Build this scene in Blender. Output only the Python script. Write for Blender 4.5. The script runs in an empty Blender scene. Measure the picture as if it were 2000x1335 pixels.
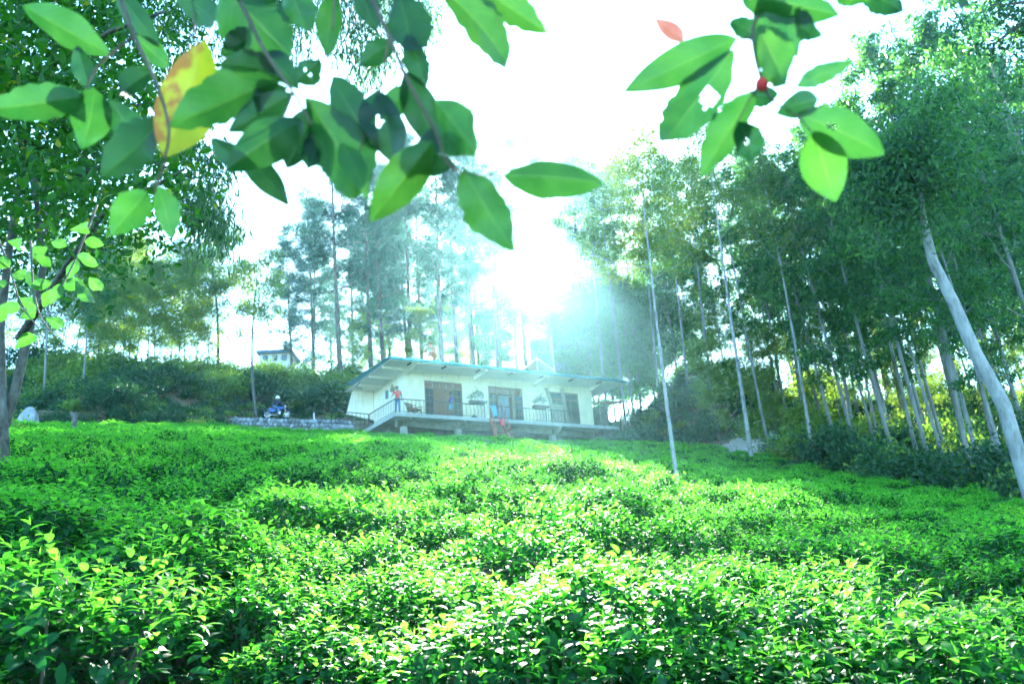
import bpy, bmesh, math, random
import numpy as np
from mathutils import Vector, Matrix, Quaternion

rng = np.random.default_rng(11)
random.seed(5)
S = bpy.context.scene
COL = S.collection
R = math.radians

# ------------------------------------------------------------------ camera
PITCH, ROLL, FPX = R(18), R(4), 1525.0          # FPX: focal length in pixels of the 2000 px wide photograph
camd = bpy.data.cameras.new('camera')
cam = bpy.data.objects.new('camera', camd)
COL.objects.link(cam)
S.camera = cam
camd.sensor_width = 23.6
camd.lens = 23.6 * FPX / 2000
camd.clip_start, camd.clip_end = 0.05, 3000
cF = Vector((0, math.cos(PITCH), math.sin(PITCH)))
cU0 = Vector((0, -math.sin(PITCH), math.cos(PITCH)))
cR0 = Vector((1, 0, 0))
cR = cR0 * math.cos(ROLL) - cU0 * math.sin(ROLL)
cU = cU0 * math.cos(ROLL) + cR0 * math.sin(ROLL)
cam.matrix_world = Matrix(((cR.x, cU.x, -cF.x, 0), (cR.y, cU.y, -cF.y, 0), (cR.z, cU.z, -cF.z, 0), (0, 0, 0, 1)))
camd.dof.use_dof = True
camd.dof.focus_distance = 4.5
camd.dof.aperture_fstop = 2.8

# ------------------------------------------------------------------ world, sun, exposure
SUN_EL, SUN_AZ = R(26.8), R(2.6)                # azimuth measured from +Y towards +X
w = bpy.data.worlds.new('World')
S.world = w
w.use_nodes = True
nt = w.node_tree
sky = nt.nodes.new('ShaderNodeTexSky')
sky.sky_type = 'NISHITA'
sky.sun_disc = False
sky.sun_elevation = SUN_EL
sky.sun_rotation = SUN_AZ
sky.air_density = 1.0
sky.dust_density = 0.6
sky.ozone_density = 1.0
bg = nt.nodes['Background']
bg.inputs['Strength'].default_value = 0.105
tint = nt.nodes.new('ShaderNodeMix')
tint.data_type = 'RGBA'; tint.blend_type = 'MULTIPLY'; tint.inputs[0].default_value = 1
tint.inputs[7].default_value = (.60, .94, 1.10, 1)          # the camera's cool white balance
nt.links.new(sky.outputs[0], tint.inputs[6])
nt.links.new(tint.outputs[2], bg.inputs[0])
sl = bpy.data.lights.new('sun', 'SUN')
sl.energy = 5.0
sl.angle = R(0.5)
sl.color = (1.0, 0.965, 0.88)
so = bpy.data.objects.new('sun', sl)
COL.objects.link(so)
sd = Vector((math.sin(SUN_AZ) * math.cos(SUN_EL), math.cos(SUN_AZ) * math.cos(SUN_EL), math.sin(SUN_EL)))
so.rotation_euler = sd.to_track_quat('Z', 'Y').to_euler()
so.location = sd * 150
vs = S.view_settings
S.display_settings.display_device = 'sRGB'
vs.view_transform = 'Standard'
vs.look = 'None'
vs.gamma = 1
vs.use_curve_mapping = False
vs.exposure = 3.3
cy = S.cycles
cy.use_denoising = True
cy.max_bounces = 6
cy.diffuse_bounces = 3
cy.glossy_bounces = 2
cy.transmission_bounces = 4
cy.transparent_max_bounces = 6
cy.volume_bounces = 1
cy.use_adaptive_sampling = True
cy.adaptive_threshold = 0.02
cy.sample_clamp_indirect = 6
cy.caustics_reflective = cy.caustics_refractive = False


# ------------------------------------------------------------------ view helpers (pixel of the photograph -> point at world depth y)
def ray(px, py):
    return cF + cR * ((px - 1000) / FPX) + cU * ((667.5 - py) / FPX)


def at(px, py, Y):
    d = ray(px, py)
    return d * (Y / d.y)


def ss(a, b, x):
    t = np.clip((np.asarray(x, float) - a) / (b - a), 0, 1)
    return t * t * (3 - 2 * t)


def vnoise(x, y, s=1.0, seed=0):
    """cheap smooth noise from a few sines"""
    x = np.asarray(x, float) / s; y = np.asarray(y, float) / s
    r = np.random.default_rng(seed)
    out = 0
    for k in range(6):
        a, b, c = r.uniform(-1.6, 1.6), r.uniform(-1.6, 1.6), r.uniform(0, 6.28)
        out = out + np.sin(a * x * (1 + .4 * k) + b * y * (1 + .4 * k) + c) / (1 + .35 * k)
    return out / 3.0


# ------------------------------------------------------------------ terrain
HO = Vector((-7.17, 45.0, 10.70))               # house origin: front left corner of the deck
HANG = math.atan2(0.5351, 0.8448)
HU = Vector((math.cos(HANG), math.sin(HANG), 0)); HV = Vector((-HU.y, HU.x, 0))


def H2W(u, v, z):
    return HO + HU * u + HV * v + Vector((0, 0, z))


EDX = [-70, -24.5, -19, -10.5, -9.6, -7, 7, 9, 11.2, 12.4, 13.2, 60]
EDY = [40, 41.5, 50.3, 51.5, 47.5, 46.2, 53.6, 48, 39, 30, 21, 21]


def tea_edge(x):
    return np.interp(x, EDX, EDY)


BKX = [-70, -24, -19, -9, 8, 14, 22, 80]
BKY = [41, 43, 51.6, 53.2, 62, 50, 52, 58]


def ground(x, y):
    x = np.asarray(x, float); y = np.asarray(y, float)
    xx = 45 * np.tanh(x / 45)
    yy = np.where(y < 70, y, 70 + (y - 70) * 0.30)
    yy = np.where(yy < 0, yy * 0.6, yy)
    g = -1.22 + .203 * yy - .115 * xx
    d = y - np.interp(x, BKX, BKY)
    left = 1 - ss(2, 14, x)
    right = ss(8, 16, x)
    g = g + left * (ss(0, .8, d) * 1.55 + ss(3.5, 14, d) * 3.0) + right * ss(0, 9, d) * 1.6
    g = g + ss(10, 16, x) * ss(30, 62, y) * 2.5
    g = g + 3.2 * np.exp(-(((x - 13.5) / 5.5) ** 2 + ((y - 60) / 7.0) ** 2))
    g = g - .17 * (1 - ss(3, 14, y))
    g = g - .75 * ss(-2, 11, x) * ss(3, 14, y) * (1 - ss(28, 48, y))
    g = g + 0.10 * vnoise(x, y, 3.0, 3) * ss(6, 16, y) + .25 * vnoise(x, y, 11.0, 4) * ss(14, 40, y)
    return g


def gz(x, y):
    return float(ground(x, y))


def base_at(px, Y):
    """ground point seen in photograph column px at depth Y"""
    py = 860.0
    for _ in range(25):
        p = at(px, py, Y)
        dz = p.z - gz(p.x, p.y)
        py += dz / Y * FPX * 0.8
    p = at(px, py, Y)
    return Vector((p.x, p.y, gz(p.x, p.y)))


# ------------------------------------------------------------------ materials
def mat(name, **kw):
    m = bpy.data.materials.new(name)
    m.use_nodes = True
    b = m.node_tree.nodes['Principled BSDF']
    for k, v in kw.items():
        b.inputs[k].default_value = v
    return m, m.node_tree, b


def plain(name, col, rough=.6, metal=0, var=.18, scale=6, bump=.0, dark=None, detail=5):
    """procedural surface: base colour broken up by noise, optional bump"""
    m, t, b = mat(name, Roughness=rough, Metallic=metal)
    n = t.nodes.new('ShaderNodeTexNoise'); n.inputs['Scale'].default_value = scale; n.inputs['Detail'].default_value = detail
    tc = t.nodes.new('ShaderNodeTexCoord'); t.links.new(tc.outputs['Object'], n.inputs['Vector'])
    r = t.nodes.new('ShaderNodeValToRGB')
    d = dark or tuple(c * (1 - var) for c in col)
    r.color_ramp.elements[0].position = .35; r.color_ramp.elements[1].position = .68
    r.color_ramp.elements[0].color = (*d, 1); r.color_ramp.elements[1].color = (*[min(1, c * (1 + var * .5)) for c in col], 1)
    t.links.new(n.outputs['Fac'], r.inputs[0]); t.links.new(r.outputs[0], b.inputs['Base Color'])
    if bump:
        bp = t.nodes.new('ShaderNodeBump'); bp.inputs['Strength'].default_value = bump; bp.inputs['Distance'].default_value = .02
        t.links.new(n.outputs['Fac'], bp.inputs['Height']); t.links.new(bp.outputs[0], b.inputs['Normal'])
    return m


def bark(name, light, dark, sc=5, stretch=.25, patch=.5):
    m, t, b = mat(name, Roughness=.8)
    tc = t.nodes.new('ShaderNodeTexCoord')
    mp = t.nodes.new('ShaderNodeMapping'); mp.inputs['Scale'].default_value = (1, 1, stretch)
    n = t.nodes.new('ShaderNodeTexNoise'); n.inputs['Scale'].default_value = sc; n.inputs['Detail'].default_value = 7; n.inputs['Roughness'].default_value = .7
    r = t.nodes.new('ShaderNodeValToRGB')
    r.color_ramp.elements[0].position = patch - .14; r.color_ramp.elements[1].position = patch + .14
    r.color_ramp.elements[0].color = (*dark, 1); r.color_ramp.elements[1].color = (*light, 1)
    t.links.new(tc.outputs['Object'], mp.inputs[0]); t.links.new(mp.outputs[0], n.inputs['Vector'])
    t.links.new(n.outputs['Fac'], r.inputs[0]); t.links.new(r.outputs[0], b.inputs['Base Color'])
    bp = t.nodes.new('ShaderNodeBump'); bp.inputs['Strength'].default_value = .6; bp.inputs['Distance'].default_value = .03
    t.links.new(n.outputs['Fac'], bp.inputs['Height']); t.links.new(bp.outputs[0], b.inputs['Normal'])
    return m


def leafmat(name, c0, c1, trans, rough=.45, tf=.4, spec=.5, c2=None):
    """leaf: colour differs from leaf to leaf (attribute rnd), light passes through the blade"""
    m, t, b = mat(name, Roughness=rough)
    b.inputs['Specular IOR Level'].default_value = spec
    a = t.nodes.new('ShaderNodeAttribute'); a.attribute_name = 'rnd'
    r = t.nodes.new('ShaderNodeValToRGB')
    r.color_ramp.elements[0].color = (*c0, 1); r.color_ramp.elements[1].color = (*c1, 1)
    if c2:
        r.color_ramp.elements[1].position = .95
        e = r.color_ramp.elements.new(.985); e.color = (*c2, 1)
    t.links.new(a.outputs['Fac'], r.inputs[0]); t.links.new(r.outputs[0], b.inputs['Base Color'])
    tr = t.nodes.new('ShaderNodeBsdfTranslucent')
    mx = t.nodes.new('ShaderNodeMix'); mx.data_type = 'RGBA'; mx.blend_type = 'MULTIPLY'; mx.inputs[0].default_value = 1
    hsv = t.nodes.new('ShaderNodeHueSaturation'); hsv.inputs['Value'].default_value = trans[3] if len(trans) > 3 else 2.0
    t.links.new(r.outputs[0], hsv.inputs['Color'])
    mx.inputs[7].default_value = (*trans[:3], 1)
    t.links.new(hsv.outputs[0], mx.inputs[6])
    t.links.new(mx.outputs[2], tr.inputs['Color'])
    ms = t.nodes.new('ShaderNodeMixShader'); ms.inputs[0].default_value = tf
    out = t.nodes['Material Output']
    t.links.new(b.outputs[0], ms.inputs[1]); t.links.new(tr.outputs[0], ms.inputs[2]); t.links.new(ms.outputs[0], out.inputs['Surface'])
    return m


M = {}
M['tea_old'] = leafmat('tea_leaf_mature', (.006, .044, .015), (.014, .105, .030), (1, 1.15, .25, 2.2), .55, .32, .14)
M['tea_new'] = leafmat('tea_leaf_young', (.020, .155, .018), (.070, .265, .036), (1.38, 1.15, .50, 2.7), .55, .56, .14)
M['tea_stem'] = plain('tea_stem', (.09, .075, .05), .8)
M['euc'] = leafmat('eucalyptus_leaf', (.008, .060, .036), (.070, .19, .065), (1.15, 1.2, .3, 2.3), .42, .45, .35)
M['euc_young'] = leafmat('eucalyptus_leaf_pale', (.06, .14, .035), (.17, .26, .06), (1.15, 1.1, .3, 2.0), .45, .5, .4)  # brightened leaf; sunlight on the saplings is put into the colour
M['pine'] = leafmat('pine_needle', (.018, .075, .055), (.050, .12, .075), (1, 1.05, .6, 1.9), .5, .4, .3)
M['oak'] = leafmat('silver_oak_leaf', (.06, .13, .035), (.15, .22, .06), (1.2, 1.1, .35, 2.0), .45, .5, .4)
M['shade'] = leafmat('shade_tree_leaf', (.008, .060, .010), (.030, .13, .012), (1.1, 1.2, .2, 2.3), .5, .4, .22, (.20, .22, .02))
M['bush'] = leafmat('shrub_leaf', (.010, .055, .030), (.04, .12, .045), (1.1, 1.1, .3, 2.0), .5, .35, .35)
M['bush_pale'] = leafmat('shrub_leaf_pale', (.07, .17, .04), (.19, .29, .07), (1.1, 1.1, .3, 2.0), .5, .5, .35)  # lighter copy of the shrub leaf; stands in for sunlight, some shrubs truly pale
M['orange'] = leafmat('orange_leaf', (.55, .10, .02), (.70, .20, .05), (1.1, .9, .5, 1.2), .5, .5, .3)
M['pink'] = leafmat('pink_petal', (.60, .06, .20), (.75, .20, .35), (1, .8, .9, 1.1), .5, .4, .3)
M['bark_euc'] = bark('bark_grey_eucalyptus', (.27, .28, .26), (.09, .09, .08), 3, .18, .48)
M['bark_white'] = bark('bark_pale', (.35, .36, .35), (.10, .10, .09), 3.2, .4, .44)
M['bark_pine'] = bark('bark_pine', (.20, .16, .12), (.07, .055, .045), 6, .3, .5)
M['bark_dark'] = bark('bark_lichen', (.17, .17, .15), (.04, .036, .03), 9, .5, .52)
M['twig'] = bark('bark_twig', (.16, .12, .08), (.06, .05, .03), 30, .3, .5)


# ------------------------------------------------------------------ object helpers
def tag(o, label=None, cat=None, group=None, kind=None):
    if label: o['label'] = label
    if cat: o['category'] = cat
    if group: o['group'] = group
    if kind: o['kind'] = kind
    return o


def link(o, parent=None):
    COL.objects.link(o)
    if parent is not None: o.parent = parent
    return o


def thing(name, label, cat, loc=(0, 0, 0), rz=0, group=None, scale=1):
    o = bpy.data.objects.new(name, None)
    o.empty_display_size = .2
    o.location = loc; o.rotation_euler = (0, 0, rz); o.scale = (scale,) * 3
    return tag(link(o), label, cat, group)


def copy_tree(o, parent=None):
    c = o.copy(); COL.objects.link(c)
    if parent is not None: c.parent = parent
    for ch in list(o.children): copy_tree(ch, c)
    return c


def np_mesh(name, V, F, mats, mi=None, rnd=None, uv=None, smooth=True):
    """V (n,3); F (m,4) or (m,3) or a list of such arrays"""
    me = bpy.data.meshes.new(name)
    Fs = F if isinstance(F, list) else [F]
    nl = sum(f.size for f in Fs); npoly = sum(len(f) for f in Fs)
    me.vertices.add(len(V)); me.vertices.foreach_set('co', np.asarray(V, np.float32).ravel())
    me.loops.add(nl); me.loops.foreach_set('vertex_index', np.concatenate([f.ravel() for f in Fs]).astype(np.int32))
    me.polygons.add(npoly)
    st = []; off = 0
    for f in Fs:
        k = f.shape[1]; st.append(off + np.arange(len(f)) * k); off += f.size
    me.polygons.foreach_set('loop_start', np.concatenate(st).astype(np.int32))
    if mi is not None: me.polygons.foreach_set('material_index', np.asarray(mi, np.int32))
    me.polygons.foreach_set('use_smooth', np.full(npoly, smooth))
    for m in mats: me.materials.append(m)
    if rnd is not None:
        a = me.attributes.new('rnd', 'FLOAT', 'POINT'); a.data.foreach_set('value', np.asarray(rnd, np.float32))
    me.update(calc_edges=True)
    if uv is not None:
        u = me.uv_layers.new(name='UVMap')
        li = np.concatenate([f.ravel() for f in Fs])
        u.data.foreach_set('uv', np.asarray(uv, np.float32)[li].ravel())
    return me


def obj(name, me, parent=None):
    return link(bpy.data.objects.new(name, me), parent)


class MB:
    """collects boxes, tubes and free faces and links them as ONE mesh object"""
    def __init__(s): s.v, s.f = [], []

    def add(s, vs, fs):
        k = len(s.v); s.v += [tuple(p) for p in vs]; s.f += [tuple(i + k for i in f) for f in fs]; return s

    def box(s, x0, x1, y0, y1, z0, z1):
        return s.add([(x0, y0, z0), (x1, y0, z0), (x1, y1, z0), (x0, y1, z0), (x0, y0, z1), (x1, y0, z1), (x1, y1, z1), (x0, y1, z1)],
                     [(0, 3, 2, 1), (4, 5, 6, 7), (0, 1, 5, 4), (1, 2, 6, 5), (2, 3, 7, 6), (3, 0, 4, 7)])

    def tube(s, pts, rad, n=8, cap=True):
        pts = [Vector(p) for p in pts]
        if not hasattr(rad, '__len__'): rad = [rad] * len(pts)
        d0 = (pts[1] - pts[0]).normalized()
        a = d0.orthogonal().normalized()
        vs = []
        for i, p in enumerate(pts):
            d = (pts[min(i + 1, len(pts) - 1)] - pts[max(i - 1, 0)]).normalized()
            a = (a - d * a.dot(d)).normalized(); b = d.cross(a)
            for k in range(n):
                t = 2 * math.pi * k / n
                vs.append(p + (a * math.cos(t) + b * math.sin(t)) * rad[i])
        fs = [(i * n + k, i * n + (k + 1) % n, (i + 1) * n + (k + 1) % n, (i + 1) * n + k) for i in range(len(pts) - 1) for k in range(n)]
        if cap: fs += [tuple(reversed(range(n))), tuple(range((len(pts) - 1) * n, len(pts) * n))]
        return s.add(vs, fs)

    def bar(s, p, q, w, h=None):
        """rectangular bar from p to q"""
        p, q = Vector(p), Vector(q); h = h or w
        d = (q - p).normalized()
        a = d.cross(Vector((0, 0, 1)))
        a = a.normalized() if a.length > 1e-3 else Vector((1, 0, 0))
        b = a.cross(d).normalized()
        vs = [c + a * (w / 2 * i) + b * (h / 2 * j) for c in (p, q) for i, j in ((-1, -1), (1, -1), (1, 1), (-1, 1))]
        return s.add(vs, [(0, 1, 2, 3), (7, 6, 5, 4), (0, 4, 5, 1), (1, 5, 6, 2), (2, 6, 7, 3), (3, 7, 4, 0)])

    def torus(s, c, R_, r, axis='Y', n=20, m=8):
        vs = []
        for i in range(n):
            t = 2 * math.pi * i / n
            for k in range(m):
                q = 2 * math.pi * k / m
                rr = R_ + r * math.cos(q)
                p = (rr * math.cos(t), r * math.sin(q), rr * math.sin(t)) if axis == 'Y' else (rr * math.cos(t), rr * math.sin(t), r * math.sin(q))
                vs.append(Vector(c) + Vector(p))
        return s.add(vs, [(i * m + k, i * m + (k + 1) % m, ((i + 1) % n) * m + (k + 1) % m, ((i + 1) % n) * m + k) for i in range(n) for k in range(m)])

    def lathe(s, prof, n=16, c=(0, 0, 0)):
        c = Vector(c)
        vs = [c + Vector((r * math.cos(2 * math.pi * k / n), r * math.sin(2 * math.pi * k / n), z)) for r, z in prof for k in range(n)]
        fs = [(i * n + k, i * n + (k + 1) % n, (i + 1) * n + (k + 1) % n, (i + 1) * n + k) for i in range(len(prof) - 1) for k in range(n)]
        return s.add(vs, fs)

    def mesh(s, name, m, smooth=False, bevel=0):
        me = bpy.data.meshes.new(name)
        me.from_pydata([tuple(p) for p in s.v], [], s.f)
        bm = bmesh.new(); bm.from_mesh(me)
        bmesh.ops.recalc_face_normals(bm, faces=bm.faces)
        if bevel:
            bmesh.ops.bevel(bm, geom=bm.edges[:], offset=bevel, segments=1, affect='EDGES', clamp_overlap=True)
        bm.to_mesh(me); bm.free()
        if smooth: me.polygons.foreach_set('use_smooth', [True] * len(me.polygons))
        me.materials.append(m)
        return me

    def build(s, name, m, parent=None, smooth=False, bevel=0):
        return obj(name, s.mesh(name, m, smooth, bevel), parent)


# ------------------------------------------------------------------ leaves
def norm(a):
    return a / np.maximum(np.linalg.norm(a, axis=-1, keepdims=True), 1e-9)


# template = (verts (k,3) length 1 along +y, faces (m,4|3))
def t_diamond(w=.35, fold=.08, droop=.10):
    return np.array([(0, 0, 0), (w / 2, .45, fold), (0, 1, -droop), (-w / 2, .45, fold)]), np.array([(0, 1, 2), (0, 2, 3)])


def t_blade(w=.4, fold=.06, curl=.35, rows=((0, .06), (.22, .75), (.5, 1.0), (.78, .72), (1, .02))):
    V = []; 
    for t, k in rows:
        z = -curl * t * t
        y = t * (1 - .18 * curl * t)
        for sx in (-1, 0, 1):
            V.append((sx * w / 2 * k, y, z + (fold * k if sx else 0)))
    F = []
    for i in range(len(rows) - 1):
        for j in range(2):
            a = i * 3 + j; F.append((a, a + 1, a + 4, a + 3))
    return np.array(V), np.array(F)


def t_needles(n=7, w=.05, spread=.5):
    V = []; F = []
    r = np.random.default_rng(2)
    for k in range(n):
        d = norm(np.array([r.normal() * spread, 1, r.normal() * spread])); s = norm(np.cross(d, r.normal(size=3)))
        b = len(V); V += [-s * w / 2, s * w / 2, d]; F.append((b, b + 1, b + 2))
    return np.array(V), np.array(F)


def scatter(tpl, P, D, N, Sc):
    """many leaves: positions, growing directions, upper sides, sizes -> V, F"""
    tv, tf = tpl
    Y = norm(D); X = norm(np.cross(Y, N)); Z = np.cross(X, Y)
    V = P[:, None, :] + (tv[None, :, 0, None] * X[:, None, :] + tv[None, :, 1, None] * Y[:, None, :] + tv[None, :, 2, None] * Z[:, None, :]) * np.asarray(Sc)[:, None, None]
    F = tf[None] + (np.arange(len(P)) * len(tv))[:, None, None]
    return V.reshape(-1, 3), F.reshape(-1, tf.shape[1])


def leafmesh(name, sets, mats):
    """sets: (template, P, D, N, scale, material index) -> one mesh with attribute rnd"""
    Vs, Fs, MI, RN = [], [], [], []
    off = 0
    for tpl, P, D, N, Sc, mi in sets:
        V, F = scatter(tpl, P, D, N, Sc)
        Vs.append(V); Fs.append(F + off); off += len(V)
        MI.append(np.full(len(F), mi)); RN.append(np.repeat(rng.random(len(P)), len(tpl[0])))
    return np_mesh(name, np.concatenate(Vs), Fs, mats, np.concatenate(MI), np.concatenate(RN))


def rdir(n, z=0.0, sp=1.0):
    d = rng.normal(size=(n, 3)) * sp; d[:, 2] += z
    return norm(d)


# ------------------------------------------------------------------ ground
def build_ground():
    xs = np.unique(np.concatenate([np.linspace(-400, -60, 24), np.linspace(-60, 60, 121), np.linspace(60, 400, 24)]))
    ys = np.unique(np.concatenate([np.linspace(-60, 0, 16), np.linspace(0, 90, 121), np.linspace(90, 700, 50)]))
    X, Y = np.meshgrid(xs, ys)
    Z = ground(X, Y)
    n, m = X.shape
    idx = np.arange(n * m).reshape(n, m)
    F = np.stack([idx[:-1, :-1], idx[:-1, 1:], idx[1:, 1:], idx[1:, :-1]], -1).reshape(-1, 4)
    mm, t, b = mat('hillside_soil', Roughness=.95)
    tc = t.nodes.new('ShaderNodeTexCoord')
    n1 = t.nodes.new('ShaderNodeTexNoise'); n1.inputs['Scale'].default_value = .35; n1.inputs['Detail'].default_value = 8
    n2 = t.nodes.new('ShaderNodeTexNoise'); n2.inputs['Scale'].default_value = 4; n2.inputs['Detail'].default_value = 8
    for q in (n1, n2): t.links.new(tc.outputs['Object'], q.inputs['Vector'])
    r = t.nodes.new('ShaderNodeValToRGB')
    r.color_ramp.elements[0].position = .4; r.color_ramp.elements[1].position = .6
    r.color_ramp.elements[0].color = (.03, .07, .02, 1); r.color_ramp.elements[1].color = (.16, .10, .05, 1)
    mx = t.nodes.new('ShaderNodeMath'); mx.operation = 'ADD'
    ms = t.nodes.new('ShaderNodeMath'); ms.operation = 'MULTIPLY_ADD'; ms.inputs[1].default_value = .6; ms.inputs[2].default_value = -.3
    t.links.new(n2.outputs['Fac'], ms.inputs[0]); t.links.new(n1.outputs['Fac'], mx.inputs[0]); t.links.new(ms.outputs[0], mx.inputs[1])
    t.links.new(mx.outputs[0], r.inputs[0]); t.links.new(r.outputs[0], b.inputs['Base Color'])
    bp = t.nodes.new('ShaderNodeBump'); bp.inputs['Distance'].default_value = .15
    t.links.new(n2.outputs['Fac'], bp.inputs['Height']); t.links.new(bp.outputs[0], b.inputs['Normal'])
    V = np.stack([X, Y, Z], -1).reshape(-1, 3)
    o = obj('ground', np_mesh('ground', V, F, [mm]))
    tag(o, 'brown earth hillside rising to the house and forest', None, None, 'structure')


build_ground()

# ------------------------------------------------------------------ tea
TB = t_blade(.50, .06, .42, ((0, .08), (.2, .72), (.48, 1.0), (.78, .74), (1, .03)))
TBs = t_blade(.46, .07, .34, ((0, .1), (.4, 1.0), (.75, .75), (1, .02)))
TD = t_diamond(.42, .06, .16)


def bush_mesh(name, n_old, n_shoot, lod, Rb=.56, seed=0, size=1.0):
    """flat-topped tea bush, origin on the soil, top near z=.8"""
    r = np.random.default_rng(seed)
    sets = []
    # mature leaves in a shell under the plucking table
    th = r.uniform(0, 6.283, n_old); q = np.sqrt(r.random(n_old)) * Rb
    bulge = 1 + .14 * np.sin(3 * th + seed) + .08 * np.sin(5 * th + 2 * seed)
    x = q * np.cos(th) * bulge; y = q * np.sin(th) * bulge
    top = .70 - .24 * (q / Rb) ** 3 + .05 * np.sin(x * 9 + seed) * np.cos(y * 8)
    depth = r.exponential(.09, n_old)
    side = q / Rb > .80
    depth = np.where(side, r.uniform(0, .42, n_old), depth)
    z = np.maximum(top - depth, .12)
    P = np.stack([x, y, z], -1)
    out = np.stack([np.cos(th) * (q / Rb) ** 2 * 1.1, np.sin(th) * (q / Rb) ** 2 * 1.1, np.full(n_old, .35)], -1)
    D = norm(out + r.normal(size=(n_old, 3)) * .55)
    N = norm(np.array([0, 0, 1.0]) + r.normal(size=(n_old, 3)) * .35 + out * .3)
    sets.append((TB if lod == 0 else (TBs if lod == 1 else TD), P, D, N, r.uniform(.050, .085, n_old) * size, 0))
    # flush: upright shoots of two or three young leaves and a bud
    th = r.uniform(0, 6.283, n_shoot); q = np.sqrt(r.random(n_shoot)) * Rb * .95
    x = q * np.cos(th); y = q * np.sin(th)
    top = .71 - .22 * (q / Rb) ** 3 + .05 * np.sin(x * 9 + seed) * np.cos(y * 8)
    hgt = r.uniform(-.02, .07, n_shoot) + (r.random(n_shoot) < .12) * r.uniform(.03, .10, n_shoot)
    B = np.stack([x, y, top + hgt], -1)
    k = 3 if lod < 2 else 2
    a0 = r.uniform(0, 6.283, n_shoot)
    for j in range(k):
        a = a0 + j * 2.3
        D = np.stack([np.cos(a), np.sin(a), np.full(n_shoot, 1.05 - .38 * j)], -1) + r.normal(size=(n_shoot, 3)) * .18
        N = np.stack([-np.cos(a) * .5, -np.sin(a) * .5, np.full(n_shoot, 1.0)], -1)
        sets.append((TB if lod == 0 else (TBs if lod == 1 else TD), B - np.array([0, 0, .018 * j]), D, N, r.uniform(.045, .075, n_shoot) * size, 1))
    if lod < 2:
        D = np.stack([r.normal(size=n_shoot) * .2, r.normal(size=n_shoot) * .2, np.ones(n_shoot)], -1)
        sets.append((t_diamond(.16, .02, 0), B, D, r.normal(size=(n_shoot, 3)), np.full(n_shoot, .035) * size, 1))
    return leafmesh(name, sets, [M['tea_old'], M['tea_new']])


def stems_mesh(seed):
    r = random.Random(seed); mb = MB()
    for k in range(11):
        a = r.uniform(0, 6.28); q = r.uniform(.1, .42)
        p0 = Vector((math.cos(a) * .06, math.sin(a) * .06, -.1)); p2 = Vector((math.cos(a) * q, math.sin(a) * q, r.uniform(.5, .66)))
        mb.tube([p0, p0.lerp(p2, .5) + Vector((r.uniform(-.04, .04), r.uniform(-.04, .04), -.04)), p2], [.014, .009, .004], 5, False)
    return mb.mesh('stems', M['tea_stem'], True)


NEAR = [bush_mesh('foliage', 1550, 270, 0, seed=s, size=.82) for s in range(5)]
STEM = [stems_mesh(s) for s in range(3)]
pts = []
gy = .75
row = 0
pr = random.Random(8)
while gy < 56:
    sp = .95 if gy < 7 else .90
    half = .78 * gy + 2.2
    gx = -half + (row % 2) * .45
    while gx < half:
        x = gx + pr.uniform(-.18, .18); y = gy + pr.uniform(-.2, .2) + .12 * math.sin(gx * .9 + row)
        hq = Vector((x - HO.x, y - HO.y, 0))
        stair_foot = abs(hq.dot(HU) - 7.75) < .95 and -3.4 < hq.dot(HV) < 1      # trodden patch at the foot of the stair
        if y < tea_edge(x) - .2 and pr.random() > .025 and not stair_foot:
            pts.append((x, y, .92 + pr.uniform(-.15, .15) + .17 * float(vnoise(x, y * 1.5, .9, 9)) * min(1, y / 4), pr.uniform(0, 6.28)))
        gx += sp * .80
    gy += sp * (.76 if gy < 4 else .92); row += 1
near, field = [], []
for p in pts:
    (near if p[1] < 5.0 and abs(p[0]) < .70 * p[1] + .75 else field).append(p)

# single young leaves that can be picked out on the nearest bushes
LEAFBIG = []
for s, (w_, c_) in enumerate(((.40, .25), (.46, .42), (.36, .34))):
    tv, tf = t_blade(w_, .07, c_, ((0, .05), (.12, .45), (.28, .82), (.5, 1), (.7, .84), (.87, .45), (1, .02)))
    LEAFBIG.append(np_mesh('leaf', tv, tf, [M['tea_new']], None, np.full(len(tv), .3 + .3 * s)))
near.sort(key=lambda p: math.hypot(p[0], p[1]))
n_leaf = 0
for i, (x, y, s, a) in enumerate(near):
    pos = 'nearest the camera' if y < 2.0 else ('in the front rows of the field' if y < 3.4 else 'behind the front rows of the field')
    t = thing('tea_bush', 'tea bush with glossy leaves and bright shoots ' + pos, 'tea bush', (x, y, gz(x, y)), a,
              'tea bushes ' + pos, s)
    obj('foliage', NEAR[i % 5], t); obj('stems', STEM[i % 3], t)
    if n_leaf < 288 and i < 24:
        for k in range(4):
            q = math.sqrt(pr.random()) * .46; b = pr.uniform(0, 6.28)
            h = .735 - .22 * (q / .56) ** 3 + pr.uniform(.02, .10)
            cx, cyy = q * math.cos(b), q * math.sin(b)
            for j in range(3):
                lf = obj('leaf', LEAFBIG[(k + j) % 3], t)
                dd = Vector((math.cos(b + j * 2.2), math.sin(b + j * 2.2), .9 - .3 * j)).normalized()
                up = Vector((-dd.x * .6, -dd.y * .6, 1)); xx = dd.cross(up).normalized(); zz = xx.cross(dd)
                L = pr.uniform(.045, .070)
                lf.matrix_local = Matrix.Translation((cx, cyy, h - .02 * j)) @ Matrix(((xx.x, dd.x, zz.x), (xx.y, dd.y, zz.y), (xx.z, dd.z, zz.z))).to_4x4() @ Matrix.Diagonal((L, L, L, 1))
                n_leaf += 1


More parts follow.
